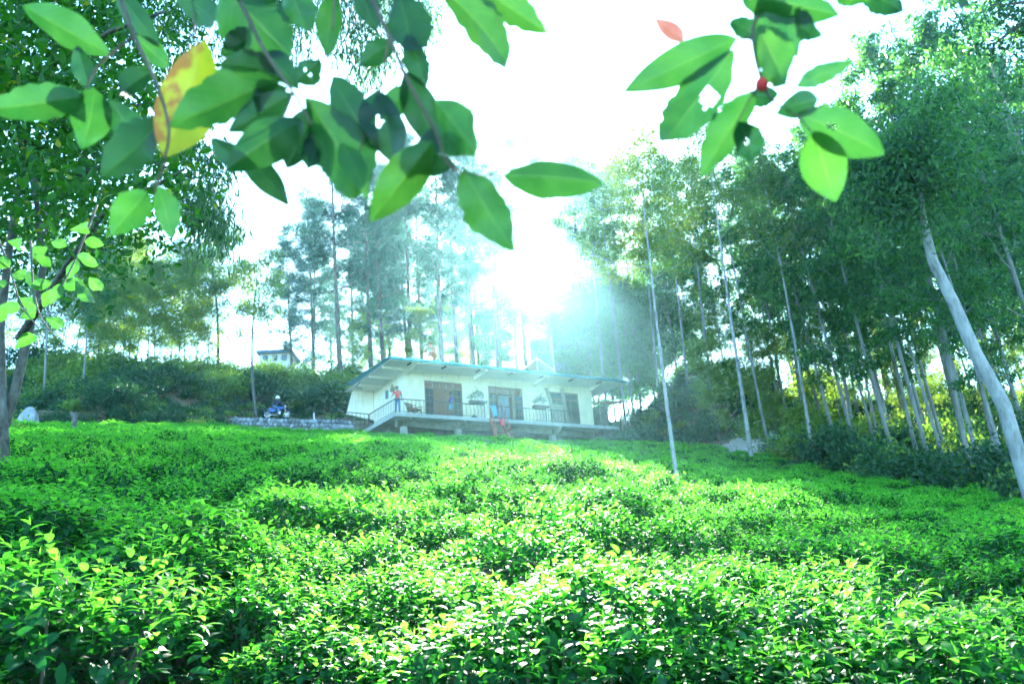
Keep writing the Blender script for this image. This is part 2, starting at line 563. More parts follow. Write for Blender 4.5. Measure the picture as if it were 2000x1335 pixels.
def gn_scatter(name, pts, variants, label, cat=None, kind='stuff', index_fn=None):
    """one object: chosen meshes instanced on points (x, y, z, scale, turn, variant)"""
    colx = bpy.data.collections.new(name + '_source')
    for i, me in enumerate(variants):
        colx.objects.link(bpy.data.objects.new('%s_source_%02d' % (name, i), me))
    me = bpy.data.meshes.new(name)
    A = np.array(pts, float)
    me.vertices.add(len(A)); me.vertices.foreach_set('co', A[:, :3].astype(np.float32).ravel())
    for an, c, ty in (('sc', 3, 'FLOAT'), ('turn', 4, 'FLOAT')):
        at_ = me.attributes.new(an, ty, 'POINT'); at_.data.foreach_set('value', A[:, c].astype(np.float32))
    at_ = me.attributes.new('pick', 'INT', 'POINT'); at_.data.foreach_set('value', A[:, 5].astype(np.int32))
    o = obj(name, me)
    g = bpy.data.node_groups.new(name, 'GeometryNodeTree')
    g.interface.new_socket('Geometry', in_out='INPUT', socket_type='NodeSocketGeometry')
    g.interface.new_socket('Geometry', in_out='OUTPUT', socket_type='NodeSocketGeometry')
    N_ = g.nodes.new; L_ = g.links.new
    gi, go = N_('NodeGroupInput'), N_('NodeGroupOutput')
    ci = N_('GeometryNodeCollectionInfo'); ci.inputs['Collection'].default_value = colx
    ci.inputs['Separate Children'].default_value = True; ci.inputs['Reset Children'].default_value = True
    ip = N_('GeometryNodeInstanceOnPoints'); ip.inputs['Pick Instance'].default_value = True
    def attr(nm, ty):
        q = N_('GeometryNodeInputNamedAttribute'); q.data_type = ty; q.inputs['Name'].default_value = nm; return q.outputs['Attribute']
    cx = N_('ShaderNodeCombineXYZ'); L_(attr('turn', 'FLOAT'), cx.inputs['Z'])
    e2r = N_('FunctionNodeEulerToRotation'); L_(cx.outputs[0], e2r.inputs[0])
    L_(gi.outputs[0], ip.inputs['Points']); L_(ci.outputs[0], ip.inputs['Instance']); L_(attr('pick', 'INT'), ip.inputs['Instance Index'])
    L_(e2r.outputs[0], ip.inputs['Rotation']); L_(attr('sc', 'FLOAT'), ip.inputs['Scale']); L_(ip.outputs[0], go.inputs[0])
    md = o.modifiers.new('scatter', 'NODES'); md.node_group = g
    return tag(o, label, cat, None, kind)


MID = [bush_mesh('tea_mid', 900, 210, 1, seed=10 + s, size=.92) for s in range(4)]
FAR = [bush_mesh('tea_far', 420, 170, 2, seed=20 + s, size=1.45) for s in range(4)]
fp = []
for x, y, s, a in field:
    v = pr.randrange(4)
    fp.append((x, y, gz(x, y), s, a, v if y < 16 else 4 + v))
gn_scatter('tea_field', fp, MID + FAR, 'continuous carpet of clipped green tea bushes covering the slope up to the house', 'tea plants')

# ------------------------------------------------------------------ trees
def limb(p, d, L, r0, r1, n=5, wob=.08, droop=0.0):
    pts = [Vector(p)]; d = Vector(d).normalized(); rad = [r0]
    for i in range(n):
        d = (d + Vector((random.gauss(0, wob), random.gauss(0, wob), random.gauss(0, wob) - droop))).normalized()
        pts.append(pts[-1] + d * (L / n)); rad.append(r0 + (r1 - r0) * (i + 1) / n)
    return pts, rad


def clump_leaves(C, n, rad, tpl, size, mi, droop=0.0, flat=.8, aspect=None):
    """n leaves round each clump centre C (m,3)"""
    m = len(C)
    P = np.repeat(C, n, 0)
    rr = np.repeat(np.asarray(rad) * np.ones(m), n)[:, None]
    off = rng.normal(size=(m * n, 3)) * .5
    off[:, 2] *= flat
    P = P + off * rr
    D = rdir(m * n, -droop)
    N = rdir(m * n, 1.2)
    return (tpl, P, D, N, rng.uniform(size[0], size[1], m * n), mi)


TL_EUC = t_diamond(.36, .05, .15)
TL_WID = t_diamond(.50, .06, .12)
TL_WIL = t_diamond(.12, .02, .15)
TL_SHADE = t_blade(.42, .05, .30, ((0, .06), (.3, .9), (.65, .9), (1, .02)))
TL_NEED = t_needles(9, .055, .42)


def euc_proto(H=24, clear=.30, spread=3.0, nlimb=22, leaves=150, bk='bark_euc', lm='euc', r0=.17, size=(.16, .30), droop=.5, seed=1, clump=.85, lean=.15, tip=True):
    random.seed(seed)
    mb = MB()
    pts = [Vector((0, 0, -.6))]
    for i in range(1, 13):
        t = i / 12
        pts.append(Vector((math.sin(t * 2.2 + seed) * lean * t * 2, math.cos(t * 1.7 + seed) * lean * t * 2 - math.cos(seed) * lean * t * 2, H * t)))
    rad = [r0 * 1.25] + [r0 * (1 - .86 * (i / 12)) for i in range(1, 13)]
    mb.tube(pts, rad, 9)
    C = []; RA = []
    for k in range(nlimb):
        t = clear + (1 - clear) * (k + random.random() * .7) / nlimb
        i = min(11, int(t * 12)); f = t * 12 - i
        p = pts[i].lerp(pts[i + 1], f)
        az = k * 2.4 + random.uniform(-.5, .5)
        el = random.uniform(.25, .95)
        env = math.sin(math.pi * min(1, max(.08, (t - clear + .10) / (1.12 - clear)))) ** .6
        L = spread * env * random.uniform(.55, 1.25)
        lp, lr = limb(p, (math.cos(az) * math.cos(el), math.sin(az) * math.cos(el), math.sin(el)), L, r0 * .32 * (1.15 - t), .012, 5, .14)
        mb.tube(lp, lr, 5, False)
        for q in (2, 3, 4, 5):
            for j in range(2 if q > 3 else 1):
                C.append(lp[q] + Vector((random.gauss(0, .35), random.gauss(0, .35), random.gauss(0, .30))) * spread / 3); RA.append(clump * random.uniform(.7, 1.3) * (.7 + .3 * env))
        sp, sr = limb(lp[3], Vector((math.cos(az + 1), math.sin(az + 1), .4)), L * .5, .02, .008, 4, .15)
        mb.tube(sp, sr, 4, False)
        for q in (2, 4):
            C.append(sp[q]); RA.append(clump * random.uniform(.6, 1.1))
    if tip:
        for k in range(5):
            C.append(pts[-1] + Vector((random.gauss(0, .4), random.gauss(0, .4), random.uniform(-1.2, .6)))); RA.append(clump * .9)
    C = np.array([tuple(c) for c in C])
    tm = mb.mesh('trunk', M[bk], True)
    cm = leafmesh('crown', [clump_leaves(C, leaves, RA, TL_EUC, size, 0, droop)], [M[lm]])
    return tm, cm, H


def pine_proto(H=27, clear=.25, seed=1, r0=.22, dens=1.0, step=1.0):
    random.seed(seed)
    mb = MB()
    pts = [Vector((math.sin(i * .3 + seed) * .12, math.cos(i * .4 + seed) * .12, -.6 + (H + .6) * i / 12)) for i in range(13)]
    mb.tube(pts, [r0 * (1.15 - 1.05 * i / 12) for i in range(13)], 9)
    C = []; RA = []
    z = clear * H
    while z < H - .4:
        t = (z - clear * H) / (H * (1 - clear))
        for b in range(random.choice((2, 3, 3, 4))):
            if random.random() > .84 * dens: continue
            az = random.uniform(0, 6.28); L = (4.3 - 3.0 * t ** 1.3) * random.uniform(.45, 1.1)
            i = min(11, int((z + .6) / (H + .6) * 12)); p = pts[i].lerp(pts[i + 1], (z + .6) / (H + .6) * 12 - i)
            lp, lr = limb(p, (math.cos(az), math.sin(az), .10 + .5 * t), L, .06 * (1.1 - t), .012, 5, .10, -.05)
            mb.tube(lp, lr, 5, False)
            for q in range(2, 6):
                for s in range(2):
                    C.append(lp[q] + Vector((random.gauss(0, .38), random.gauss(0, .38), random.gauss(.1, .16)))); RA.append(random.uniform(.40, .75))
        z += random.uniform(.75, 1.35) * step
    C = np.array([tuple(c) for c in C])
    tm = mb.mesh('trunk', M['bark_pine'], True)
    cm = leafmesh('crown', [clump_leaves(C, 27, RA, TL_NEED, (.26, .42), 0, -.6, .6)], [M['pine']])
    return tm, cm, H


def place(proto, name, label, cat, base, top=None, scale=1.0, group=None, rz=None, trunk_label=None):
    """a tree standing at base; top (optional) is a world point its trunk leans towards"""
    tm, cm, H = proto
    o = thing(name, label, cat, base, 0, group)
    rz = random.uniform(0, 6.28) if rz is None else rz
    q = Quaternion((0, 0, 1), rz)
    if top is not None:
        d = (Vector(top) - Vector(base))
        q = Vector((0, 0, 1)).rotation_difference(d.normalized()) @ q
    o.rotation_mode = 'QUATERNION'; o.rotation_quaternion = q
    o.scale = (scale,) * 3
    obj('trunk', tm, o); obj('crown', cm, o)
    return o


EUC = [euc_proto(H=22 + 2 * (s % 3), clear=(.28, .36, .24, .40, .32)[s], spread=(3.2, 2.7, 3.6, 2.6, 3.0)[s], nlimb=(24, 20, 27, 19, 22)[s], leaves=36, clump=.52, size=(.22, .38), seed=s + 1, r0=(.14, .12, .155, .11, .125)[s]) for s in range(5)]
LOW = [euc_proto(H=13 + 2 * s, clear=.22, spread=2.6, nlimb=22, leaves=120, seed=s + 11, r0=.11, size=(.16, .30)) for s in range(2)]
PINE = [pine_proto(27, (.34, .22, .45)[s], seed=s + 21, dens=(1.15, 1.19, 1.1)[s]) for s in range(3)]
PINE.append(pine_proto(27, .74, seed=29, dens=1.1))  # crown kept high so that the sun passes below it
PDENSE = [pine_proto(26, .38, seed=61 + s, dens=1.15, step=.95) for s in range(2)]
PORE = [pine_proto(26, .36, seed=81 + s, dens=1.0, step=(1.25, 1.5)[s]) for s in range(2)]  # crowns thinned to let patches of sun reach the tea
PORE.append(pine_proto(26, .36, seed=91, dens=.9, step=2.7))
AIRY = [euc_proto(H=24, clear=.56, spread=3.6, nlimb=20, leaves=62, bk='bark_euc', lm='euc_young', r0=.12, size=(.2, .36), droop=.4, seed=s + 71, clump=.62) for s in range(2)]
SPARSE = [euc_proto(H=22, clear=.60, spread=4.2, nlimb=15, leaves=34, bk='bark_white', lm='oak', r0=.125, size=(.18, .32), droop=.2, seed=s + 31, clump=.9) for s in range(2)]
SAPL = [euc_proto(H=9, clear=.28, spread=1.9, nlimb=15, leaves=80, bk='bark_dark', lm='euc_young', r0=.05, size=(.10, .20), droop=.3, seed=s + 41, clump=.55, lean=.3) for s in range(3)]
WEEP = [euc_proto(H=13, clear=.5, spread=3.0, nlimb=13, leaves=95, bk='bark_dark', lm='euc_young', r0=.13, size=(.14, .26), droop=1.6, seed=s + 51, clump=.85, lean=.5) for s in range(2)]

# pines behind the house: (column of the base, column and row of the point the trunk reaches, depth, variant)
for i, (px, tx, ty, Y, v, lab) in enumerate((
        (664, 650, 330, 64, 0, 'tall dark pine left of the house with a bare lower trunk'),
        (728, 712, 330, 72, 2, 'pine directly above the left end of the teal roof, two trunks from the bare pine'),
        (756, 735, 420, 80, 2, 'thin short pine close behind the left end of the house roof'),
        (803, 786, 330, 70, 1, 'dense pine with low boughs above the first door of the house'),
        (868, 848, 300, 66, 0, 'straight thick pine with bright bark edges above the middle door'),
        (931, 905, 300, 68, 2, 'slender pine leaning left above the middle of the roof'),
        (1034, 1003, 330, 66, 3, 'pine in front of the sun glow beside the blue roofed building'),
        (1082, 1056, 330, 64, 4, 'thick pine in front of the blue roofed building'),
        (612, 604, 470, 88, 2, 'far thin pine between the slender tree and the tall dark pine'),
        (985, 955, 330, 86, 3, 'faint far pine in the glow behind the roof'))):
    b = base_at(px, Y); t = at(tx, ty, Y)
    place(PORE[2] if v == 4 else PINE[v], 'pine_tree', lab, 'tree', b, t, 1.0 + .05 * (i % 3) - (.2 if 'short' in lab else 0), None, 1.3 * i)

fr0 = random.Random(31)  # pines added behind the house to throw broken shade on the tea
for i, (px, tpy, Y) in enumerate(((748, 330, 66), (828, 310, 76), (893, 330, 70), (935, 320, 70), (974, 350, 62), (1012, 390, 82), (1135, 300, 69), (1152, 330, 75))):
    b = base_at(px, Y); top_ = at(px - 18, tpy, Y)
    place(PINE[1] if i < 1 else PINE[0] if i == 3 else PORE[(i + 1) % 2] if i in (1, 2, 4, 5, 6) else PDENSE[i % 2], 'pine_tree', 'pine added for shade in the stand behind the house', 'tree', b, b + (top_ - b), (top_.z - b.z) / 26, 'full crowned pines behind the house')
for i, (px, tpy, Y) in enumerate(((1190, 335, 62), (1225, 350, 56), (1255, 330, 70), (1290, 320, 60), (1345, 330, 57), (1395, 310, 52))):
    b = base_at(px, Y); top_ = at(px - 50, tpy, Y)
    place(AIRY[i % 2], 'airy_tree', 'tall thin tree with a pale airy crown right of the sun glow', 'tree', b, top_, (top_ - b).length / 24, 'airy trees right of the sun glow')
for i in range(13):                                   # thinner pines farther back
    px = 585 + i * 38 + fr0.uniform(-14, 14); Y = fr0.uniform(84, 112)
    if 955 < px < 1090: continue
    b = base_at(px, Y)
    place(PINE[i % 3], 'pine_tree', 'thin pale pine far behind the house between the nearer pines', 'tree', b, b + Vector((fr0.gauss(-.03, .02), 0, 1)), fr0.uniform(.85, 1.15), 'far pines behind the house')
# pale slender trees on the right
for i, (px, tx, ty, Y, sc, proto, lab) in enumerate((
        (1331, 1268, 540, 15.5, .74, SPARSE[0], 'slender pale speckled tree with a lit sparse crown standing in the tea'),
        (1471, 1412, 480, 37, 1.0, SPARSE[1], 'pale slim trunk tree at the tea edge left of the grey rock'),
        (1594, 1532, 540, 36, 1.05, SPARSE[1], 'whitish tall trunk tree behind the grey rock'))):
    b = base_at(px, Y); t = at(tx, ty, Y)
    sc = (t - b).length / (22 * .61)
    place(proto, 'slender_tree', lab, 'tree', b, t, sc, None, 2.1 * i + .5)

# big leaning pale eucalyptus at the right
def lean_tree():
    Y = 20.5
    b = base_at(2032, Y)
    pts = [b - Vector((0, 0, .5)), b] + [at(px, py, Y) for px, py in ((1960, 790), (1905, 690), (1862, 590), (1822, 510), (1800, 420), (1797, 350))]
    root = thing('leaning_eucalyptus', 'big pale blue-grey eucalyptus leaning left over the tea at the right', 'tree', b)
    loc = [p - b for p in pts]
    mb = MB(); mb.tube(loc, [.215, .195, .18, .17, .155, .135, .11, .08], 14)
    fork = loc[4]
    top = loc[-1]
    brs = []
    for d, L in (((-.9, .2, .35), 2.2), ((-.3, -.7, .5), 1.8), ((.8, .1, .5), 2.2), ((.1, .7, .4), 1.8), ((-.5, .3, 1.2), 3.4), ((.3, -.4, 1.3), 4.0), ((-.8, -.4, .1), 1.6), ((.5, .5, .0), 1.5)):
        lp, lr = limb(top, d, L, .075, .015, 6, .12); mb.tube(lp, lr, 6, False); brs.append(lp)
    lp, lr = limb(loc[6], (-1, .1, .55), 2.0, .05, .012, 6, .10); mb.tube(lp, lr, 6, False); brs.append(lp)
    mb.build('trunk', M['bark_white'], root, True)
    C = np.array([tuple(p + Vector((random.gauss(0, .5), random.gauss(0, .5), random.gauss(0, .4)))) for lp in brs[:-1] for p in lp[2:] for _ in range(2)]
                 + [tuple(loc[-1].lerp(loc[-3], random.random() * .8) + Vector((random.gauss(0, .8), random.gauss(-.3, .6), random.gauss(.2, .5)))) for _ in range(14)]
                 + [tuple(p + Vector((random.gauss(0, .3), random.gauss(0, .3), random.gauss(0, .2)))) for lp in brs[-1:] for p in lp[4:] for _ in range(2)])
    obj('crown', leafmesh('crown', [clump_leaves(C, 150, np.full(len(C), .70), TL_EUC, (.14, .26), 0, .6)], [M['euc']]), root)


lean_tree()

# the dense eucalyptus stand on the right
fr = random.Random(77)
fpos = []
# trunks whose foot shows at the tea edge: (column of the base, depth)
for px, Y in ((1502, 43), (1543, 47), (1640, 39), (1684, 36), (1722, 38), (1762, 33), (1800, 36), (1832, 31), (1868, 29), (1902, 33), (1935, 27), (1985, 25), (1420, 56), (1386, 62), (1448, 60), (1570, 52), (1612, 50), (1668, 47), (1745, 44), (1850, 40), (1955, 35)):
    p = base_at(px, Y); fpos.append((p.x, p.y))
tries = 0
while len(fpos) < 66 and tries < 9000:
    tries += 1
    x = fr.uniform(13, 52); y = fr.uniform(22, 74)
    if x / y > .78 or x < np.interp(y, (20, 30, 40, 50, 74), (13.6, 14.0, 13.5, 16, 17)): continue
    if all((x - a) ** 2 + (y - b) ** 2 > 2.7 ** 2 for a, b in fpos): fpos.append((x, y))
for i, (x, y) in enumerate(fpos):
    edge = i < 21
    b = Vector((x, y, gz(x, y)))
    t = b + Vector((fr.gauss(-.03, .035), fr.gauss(0, .03), 1)) * 10
    pr_ = EUC[fr.randrange(5)]
    zz = b.z + 10
    v3 = Vector((x, y, zz)); cpx = 1000 + FPX * v3.dot(cR) / v3.dot(cF)
    tpy = float(np.interp(cpx, (1300, 1450, 1560, 1700, 1830, 2000, 2300), (420, 330, 290, 200, 110, 60, -100)))
    hh = min(27, max(9, at(cpx, tpy, y).z - b.z)) * fr.uniform(.78, 1.05)
    place(pr_, 'eucalyptus_tree',
          'tall grey trunked eucalyptus at the front edge of the right hand forest' if edge else 'tall eucalyptus standing deep inside the right hand forest',
          'tree', b, t, hh / pr_[2], 'eucalyptus trees at the forest edge' if edge else 'eucalyptus trees deep in the forest')
# lower trees behind and right of the house
for i, (px, Y, sc) in enumerate(((1120, 72, 1.0), (1165, 68, .95), (1205, 74, 1.15), (1240, 66, .9), (1285, 72, 1.1), (1330, 68, 1.1), (1365, 76, 1.3), (1180, 84, 1.3), (1260, 84, 1.35), (1310, 88, 1.4))):
    place(LOW[i % 2], 'broadleaf_tree', 'bushy dark tree on the rise behind the right end of the house', 'tree', base_at(px, Y), None, sc, 'bushy trees behind the right end of the house')
for i, (px, tpy, Y) in enumerate(((955, 610, 68), (990, 575, 70), (700, 640, 66), (765, 625, 68), (815, 600, 66), (845, 655, 70), (900, 640, 72), (735, 600, 76), (880, 600, 80))):
    b = base_at(px, Y); pr_ = (LOW[i % 2] if i < 2 else SAPL[i % 3])
    place(pr_, 'broadleaf_tree', 'medium leafy tree rising close behind the house roof', 'tree', b, None, (at(px, tpy, Y).z - b.z) / pr_[2], 'leafy trees close behind the house roof')
# young trees on the left bank
for i, (px, Y, sc) in enumerate(((262, 56, 1.0), (300, 60, 1.1), (345, 57, 1.15), (378, 62, 1.2), (405, 58, .95), (215, 62, 1.2), (165, 58, .8), (330, 70, 1.4), (235, 52, 1.0), (285, 66, 1.5), (360, 68, 1.4), (190, 66, 1.4), (140, 60, 1.3), (70, 54, 1.2), (110, 52, 1.0), (30, 56, 1.3), (185, 54, .9), (250, 70, 1.5))):
    place(SAPL[i % 3], 'sapling', 'thin sunlit sapling on the bank left of the motorbike', 'tree', base_at(px, Y), None, sc, 'saplings on the left bank')
place(WEEP[0], 'slender_tree', 'crooked slender tree with drooping leaves left of the motorbike', 'tree', base_at(500, 55), at(474, 560, 55), .98, None, 2.0)
place(WEEP[1], 'slender_tree', 'tall drooping tree behind the left bank saplings', 'tree', base_at(425, 60), at(415, 560, 60), 1.1, None, .5)
for i, (px, tx, ty, Y, sc) in enumerate(((160, 176, 560, 48, .62), (205, 216, 600, 60, .62), (85, 96, 500, 46, .75))):
    place(EUC[(3, 1, 3)[i]], 'eucalyptus_tree', ('dark eucalyptus trunk on the left bank under the leafy canopy', 'far short eucalyptus trunk right of the dark one on the left bank', 'eucalyptus at the far left behind the near trunk')[i], 'tree', base_at(px, Y), at(tx, ty, Y), sc)


# ------------------------------------------------------------------ shrubs and ground cover
def shrub_mesh(seed, lm='bush', n=3200, size=(.09, .17), h=1.5, w=1.2, tpl=TL_WID):
    r = np.random.default_rng(seed)
    k = 16
    C = np.stack([r.normal(0, w * .42, k), r.normal(0, w * .42, k), r.uniform(.15, 1, k) * h * .8], -1)
    C[:, 2] *= np.exp(-(C[:, 0] ** 2 + C[:, 1] ** 2) / (w * w) * .5)
    return leafmesh('foliage', [clump_leaves(C, n // k, r.uniform(.55, .95, k) * w * .55, tpl, size, 0, -.25, .9)], [M[lm]])


def shrub_stem(seed):
    r = random.Random(seed); mb = MB()
    for k in range(9):
        a = r.uniform(0, 6.28)
        p = limb((math.cos(a) * .08, math.sin(a) * .08, -.2), (math.cos(a) * .6, math.sin(a) * .6, 1), 1.3, .025, .006, 4, .12)
        mb.tube(p[0], p[1], 5, False)
    return mb.mesh('stems', M['twig'], True)


random.seed(3)
SHR = [shrub_mesh(s) for s in range(4)]
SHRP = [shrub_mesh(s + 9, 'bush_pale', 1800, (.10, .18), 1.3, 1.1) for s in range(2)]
SST = [shrub_stem(s) for s in range(2)]


def shrub(px, Y, sc, label, group=None, pale=False, dy=0):
    b = base_at(px, Y)
    t = thing('shrub', label, 'shrub', b, random.uniform(0, 6.28), group, sc)
    obj('foliage', random.choice(SHRP if pale else SHR), t); obj('stems', random.choice(SST), t)
    return t


sr = random.Random(4)
for i in range(14):
    shrub(30 + i * 30 + sr.uniform(-10, 10), float(np.interp(i, (0, 13), (40.6, 48.4))) + sr.uniform(-.3, .5), sr.uniform(.8, 1.2), 'dark green shrub in the thicket along the foot of the left bank', 'shrubs along the foot of the left bank')
for i in range(26):                                   # dark thicket along the path, left
    px = 70 + i * 24.5 + sr.uniform(-8, 8)
    Y = float(np.interp(px, (70, 300, 480, 700), (45, 50, 57.5, 58.5))) + sr.uniform(0, 2)
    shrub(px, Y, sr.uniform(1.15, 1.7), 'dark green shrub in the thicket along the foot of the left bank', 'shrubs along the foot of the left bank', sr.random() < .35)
for i in range(40):                                   # upper bank; its sunlight is put into the pale leaf colour
    px = 60 + i * 16.5 + sr.uniform(-10, 10)
    Y = float(np.interp(px, (60, 300, 480, 700), (50, 55, 61, 63))) + sr.uniform(0, 5)
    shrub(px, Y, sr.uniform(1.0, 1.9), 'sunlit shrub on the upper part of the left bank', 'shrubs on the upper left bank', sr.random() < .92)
for i in range(24):                                   # mound right of the house
    px = 1225 + sr.uniform(0, 290); Y = sr.uniform(50, 60)
    shrub(px, Y, sr.uniform(.8, 1.3), 'low dark shrub on the mound right of the house', 'shrubs on the mound right of the house')
for i in range(30):                                   # margin of the forest on the right
    k = i / 29
    px = 1530 + k * 520 + sr.uniform(-12, 12)
    Y = float(np.interp(px, (1530, 1720, 2000, 2060), (38.5, 29.5, 22, 21))) + sr.uniform(.4, 2.4)
    shrub(px, Y, sr.choice((.5, .65, .8, 1.0, 1.3, 1.6)), 'bushy green shrub along the forest margin beside the tea', 'shrubs along the forest margin', sr.random() < .35)
for i in range(70):  # undergrowth; mostly pale leaves, painting in the sunlight between the trunks
    px = sr.uniform(1360, 2150); Y = sr.uniform(36, 78)
    x_ = base_at(px, Y).x
    if x_ < 14.5: continue
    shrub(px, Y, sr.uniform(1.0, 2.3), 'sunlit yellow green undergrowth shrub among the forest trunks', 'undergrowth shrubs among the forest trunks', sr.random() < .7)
for i in range(26):
    px = 1380 + i * 29 + sr.uniform(-10, 10); Y = sr.uniform(44, 80)
    place(SAPL[i % 3], 'sapling', 'thin pale leaved sapling growing between the forest trunks', 'tree', base_at(px, Y), None, sr.uniform(.6, 1.1), 'saplings between the forest trunks')
shrub(388, 44.6, 1.05, 'pale rounded shrub at the upper edge of the tea', None, True)
shrub(1328, 47, .8, 'small rounded green shrub beside the earth bank', None)
shrub(480, 51.2, .5, 'yellowish small shrub at the left end of the stone wall', None, True)
shrub(8, 24, .9, 'light green shrub at the left edge below the near trunks', None, True)
shrub(-30, 21, 1.0, 'larger light green shrub at the far left edge', None, True)
shrub(690, 48.5, .25, 'tiny yellow green plant under the deck railing', None, True)

TUFT = [shrub_mesh(s + 60, ('bush', 'bush_pale', 'bush')[s], 420, (.10, .22), .5, .55, TL_EUC) for s in range(3)]
up = []
for _ in range(60000):
    if len(up) > 5200: break
    x = sr.uniform(-48, 52); y = sr.uniform(18, 80)
    if abs(x) > .74 * y + 2 or y < tea_edge(x) + .5: continue
    hl = (Vector((x, y, 0)) - Vector((HO.x, HO.y, 0)))
    if -1 < hl.dot(HU) < 18 and -1.0 < hl.dot(HV) < 9: continue
    if -20 < x < -9 and .3 < y - np.interp(x, BKX, BKY) < 4: continue     # the path stays bare
    if abs(x - 10.8) < 3.4 and 37 < y < 50: continue  # stony clearing
    up.append((x, y, gz(x, y) - .05, sr.uniform(.5, 1.3), sr.uniform(0, 6.28), sr.randrange(3)))
gn_scatter('undergrowth', up, TUFT, 'low weeds and ferns covering the ground under the trees', 'undergrowth')

# ------------------------------------------------------------------ house
def onp(px, py, dv):
    """photograph pixel -> (u, z) on the house's plane v = dv"""
    r = ray(px, py); t = (HO + HV * dv).dot(HV) / r.dot(HV); q = r * t - HO
    return q.dot(HU), q.z


def onu(px, py, du):
    r = ray(px, py); t = (HO + HU * du).dot(HU) / r.dot(HU); q = r * t - HO
    return q.dot(HV), q.z


M['wall'] = plain('cream_wall_paint', (.84, .76, .52), .7, 0, .08, 2.0)
M['wall_white'] = plain('white_wall_paint', (.84, .80, .68), .7, 0, .08, 2.0)
M['soffit'] = plain('white_ceiling_board', (.82, .78, .66), .7, 0, .06, 3.0)
M['teal'] = plain('teal_roof_sheet', (.10, .42, .44), .45, .2, .15, 3.0)
M['wood'] = plain('brown_door_wood', (.22, .075, .028), .45, 0, .35, 9.0)
M['wood_pale'] = plain('weathered_plank', (.30, .25, .18), .8, 0, .35, 8.0, .3)
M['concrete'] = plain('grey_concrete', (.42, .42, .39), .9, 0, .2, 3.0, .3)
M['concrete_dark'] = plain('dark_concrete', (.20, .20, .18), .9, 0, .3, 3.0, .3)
M['iron'] = plain('dark_railing_paint', (.022, .026, .032), .45, .4, .2, 20)
M['glass'] = mat('window_glass', Roughness=.04, **{'Base Color': (.02, .03, .035, 1), 'Specular IOR Level': .9})[0]
M['curtain'] = plain('grey_blue_curtain', (.20, .24, .30), .9, 0, .2, 5)
M['stone'] = plain('grey_blue_stone', (.30, .32, .34), .9, 0, .35, 3.0, .6)
_t = M['stone'].node_tree; _b = _t.nodes['Principled BSDF']; _src = _b.inputs['Base Color'].links[0].from_socket
_oi = _t.nodes.new('ShaderNodeObjectInfo'); _hs = _t.nodes.new('ShaderNodeHueSaturation'); _mr = _t.nodes.new('ShaderNodeMapRange')
_mr.inputs[3].default_value = .55; _mr.inputs[4].default_value = 1.45
_t.links.new(_oi.outputs['Random'], _mr.inputs[0]); _t.links.new(_mr.outputs[0], _hs.inputs['Value']); _t.links.new(_src, _hs.inputs['Color']); _t.links.new(_hs.outputs[0], _b.inputs['Base Color'])
for _k in ('wall', 'wall_white'):                        # rain streaks down the plaster
    _t = M[_k].node_tree; _b = _t.nodes['Principled BSDF']; _src = _b.inputs['Base Color'].links[0].from_socket
    _mp = _t.nodes.new('ShaderNodeMapping'); _mp.inputs['Scale'].default_value = (3.5, 3.5, .35)
    _n = _t.nodes.new('ShaderNodeTexNoise'); _n.inputs['Scale'].default_value = 1.6; _n.inputs['Detail'].default_value = 6
    _tc = _t.nodes.new('ShaderNodeTexCoord'); _t.links.new(_tc.outputs['Object'], _mp.inputs[0]); _t.links.new(_mp.outputs[0], _n.inputs['Vector'])
    _r = _t.nodes.new('ShaderNodeValToRGB'); _r.color_ramp.elements[0].position = .30; _r.color_ramp.elements[1].position = .48
    _r.color_ramp.elements[0].color = (.86, .84, .76, 1); _r.color_ramp.elements[1].color = (1, 1, 1, 1)
    _m = _t.nodes.new('ShaderNodeMix'); _m.data_type = 'RGBA'; _m.blend_type = 'MULTIPLY'; _m.inputs[0].default_value = 1
    _t.links.new(_n.outputs['Fac'], _r.inputs[0]); _t.links.new(_src, _m.inputs[6]); _t.links.new(_r.outputs[0], _m.inputs[7]); _t.links.new(_m.outputs[2], _b.inputs['Base Color'])
M['mortar'] = plain('stone_wall_mortar', (.22, .22, .21), .95, 0, .3, 6.0, .5)
M['white'] = plain('white_paint', (.8, .8, .78), .5, 0, .1, 10)
M['red'] = plain('red_cotton', (.60, .03, .03), .85, 0, .25, 20)
M['pinkcloth'] = plain('coral_cloth', (.75, .12, .14), .85, 0, .25, 14)
M['blue'] = plain('blue_denim', (.07, .16, .34), .85, 0, .3, 25)
M['cyan'] = plain('light_blue_cloth', (.12, .42, .55), .85, 0, .2, 15)
M['purple'] = plain('violet_cotton', (.16, .10, .30), .85, 0, .25, 20)
M['navy'] = plain('navy_jacket', (.015, .03, .08), .7, 0, .3, 20)
M['skin'] = plain('brown_skin', (.20, .10, .06), .55, 0, .15, 12)
M['hair'] = plain('black_hair', (.012, .010, .010), .5, 0, .3, 30)
M['rubber'] = plain('black_rubber', (.02, .02, .022), .8, 0, .2, 30)
M['chrome'] = plain('bright_metal', (.60, .60, .60), .2, 1.0, .1, 10)
M['bikeblue'] = plain('blue_tank_paint', (.01, .06, .30), .25, 0, .1, 10)
M['black'] = plain('black_plastic', (.018, .018, .02), .45, 0, .2, 20)
M['rattan'] = plain('brown_rattan', (.26, .15, .08), .8, 0, .4, 40, .4)
M['terracotta'] = plain('dark_planter', (.07, .035, .035), .7, 0, .3, 15)
M['tile'] = plain('weathered_roof_tile', (.45, .34, .24), .85, 0, .3, 6, .3)
M['slate'] = plain('blue_grey_roof', (.10, .16, .28), .6, 0, .2, 4)
M['bluewall'] = plain('blue_grey_wall', (.22, .28, .42), .8, 0, .15, 3)
M['gravel'] = plain('pale_rubble', (.42, .38, .32), .95, 0, .4, 5, .6)

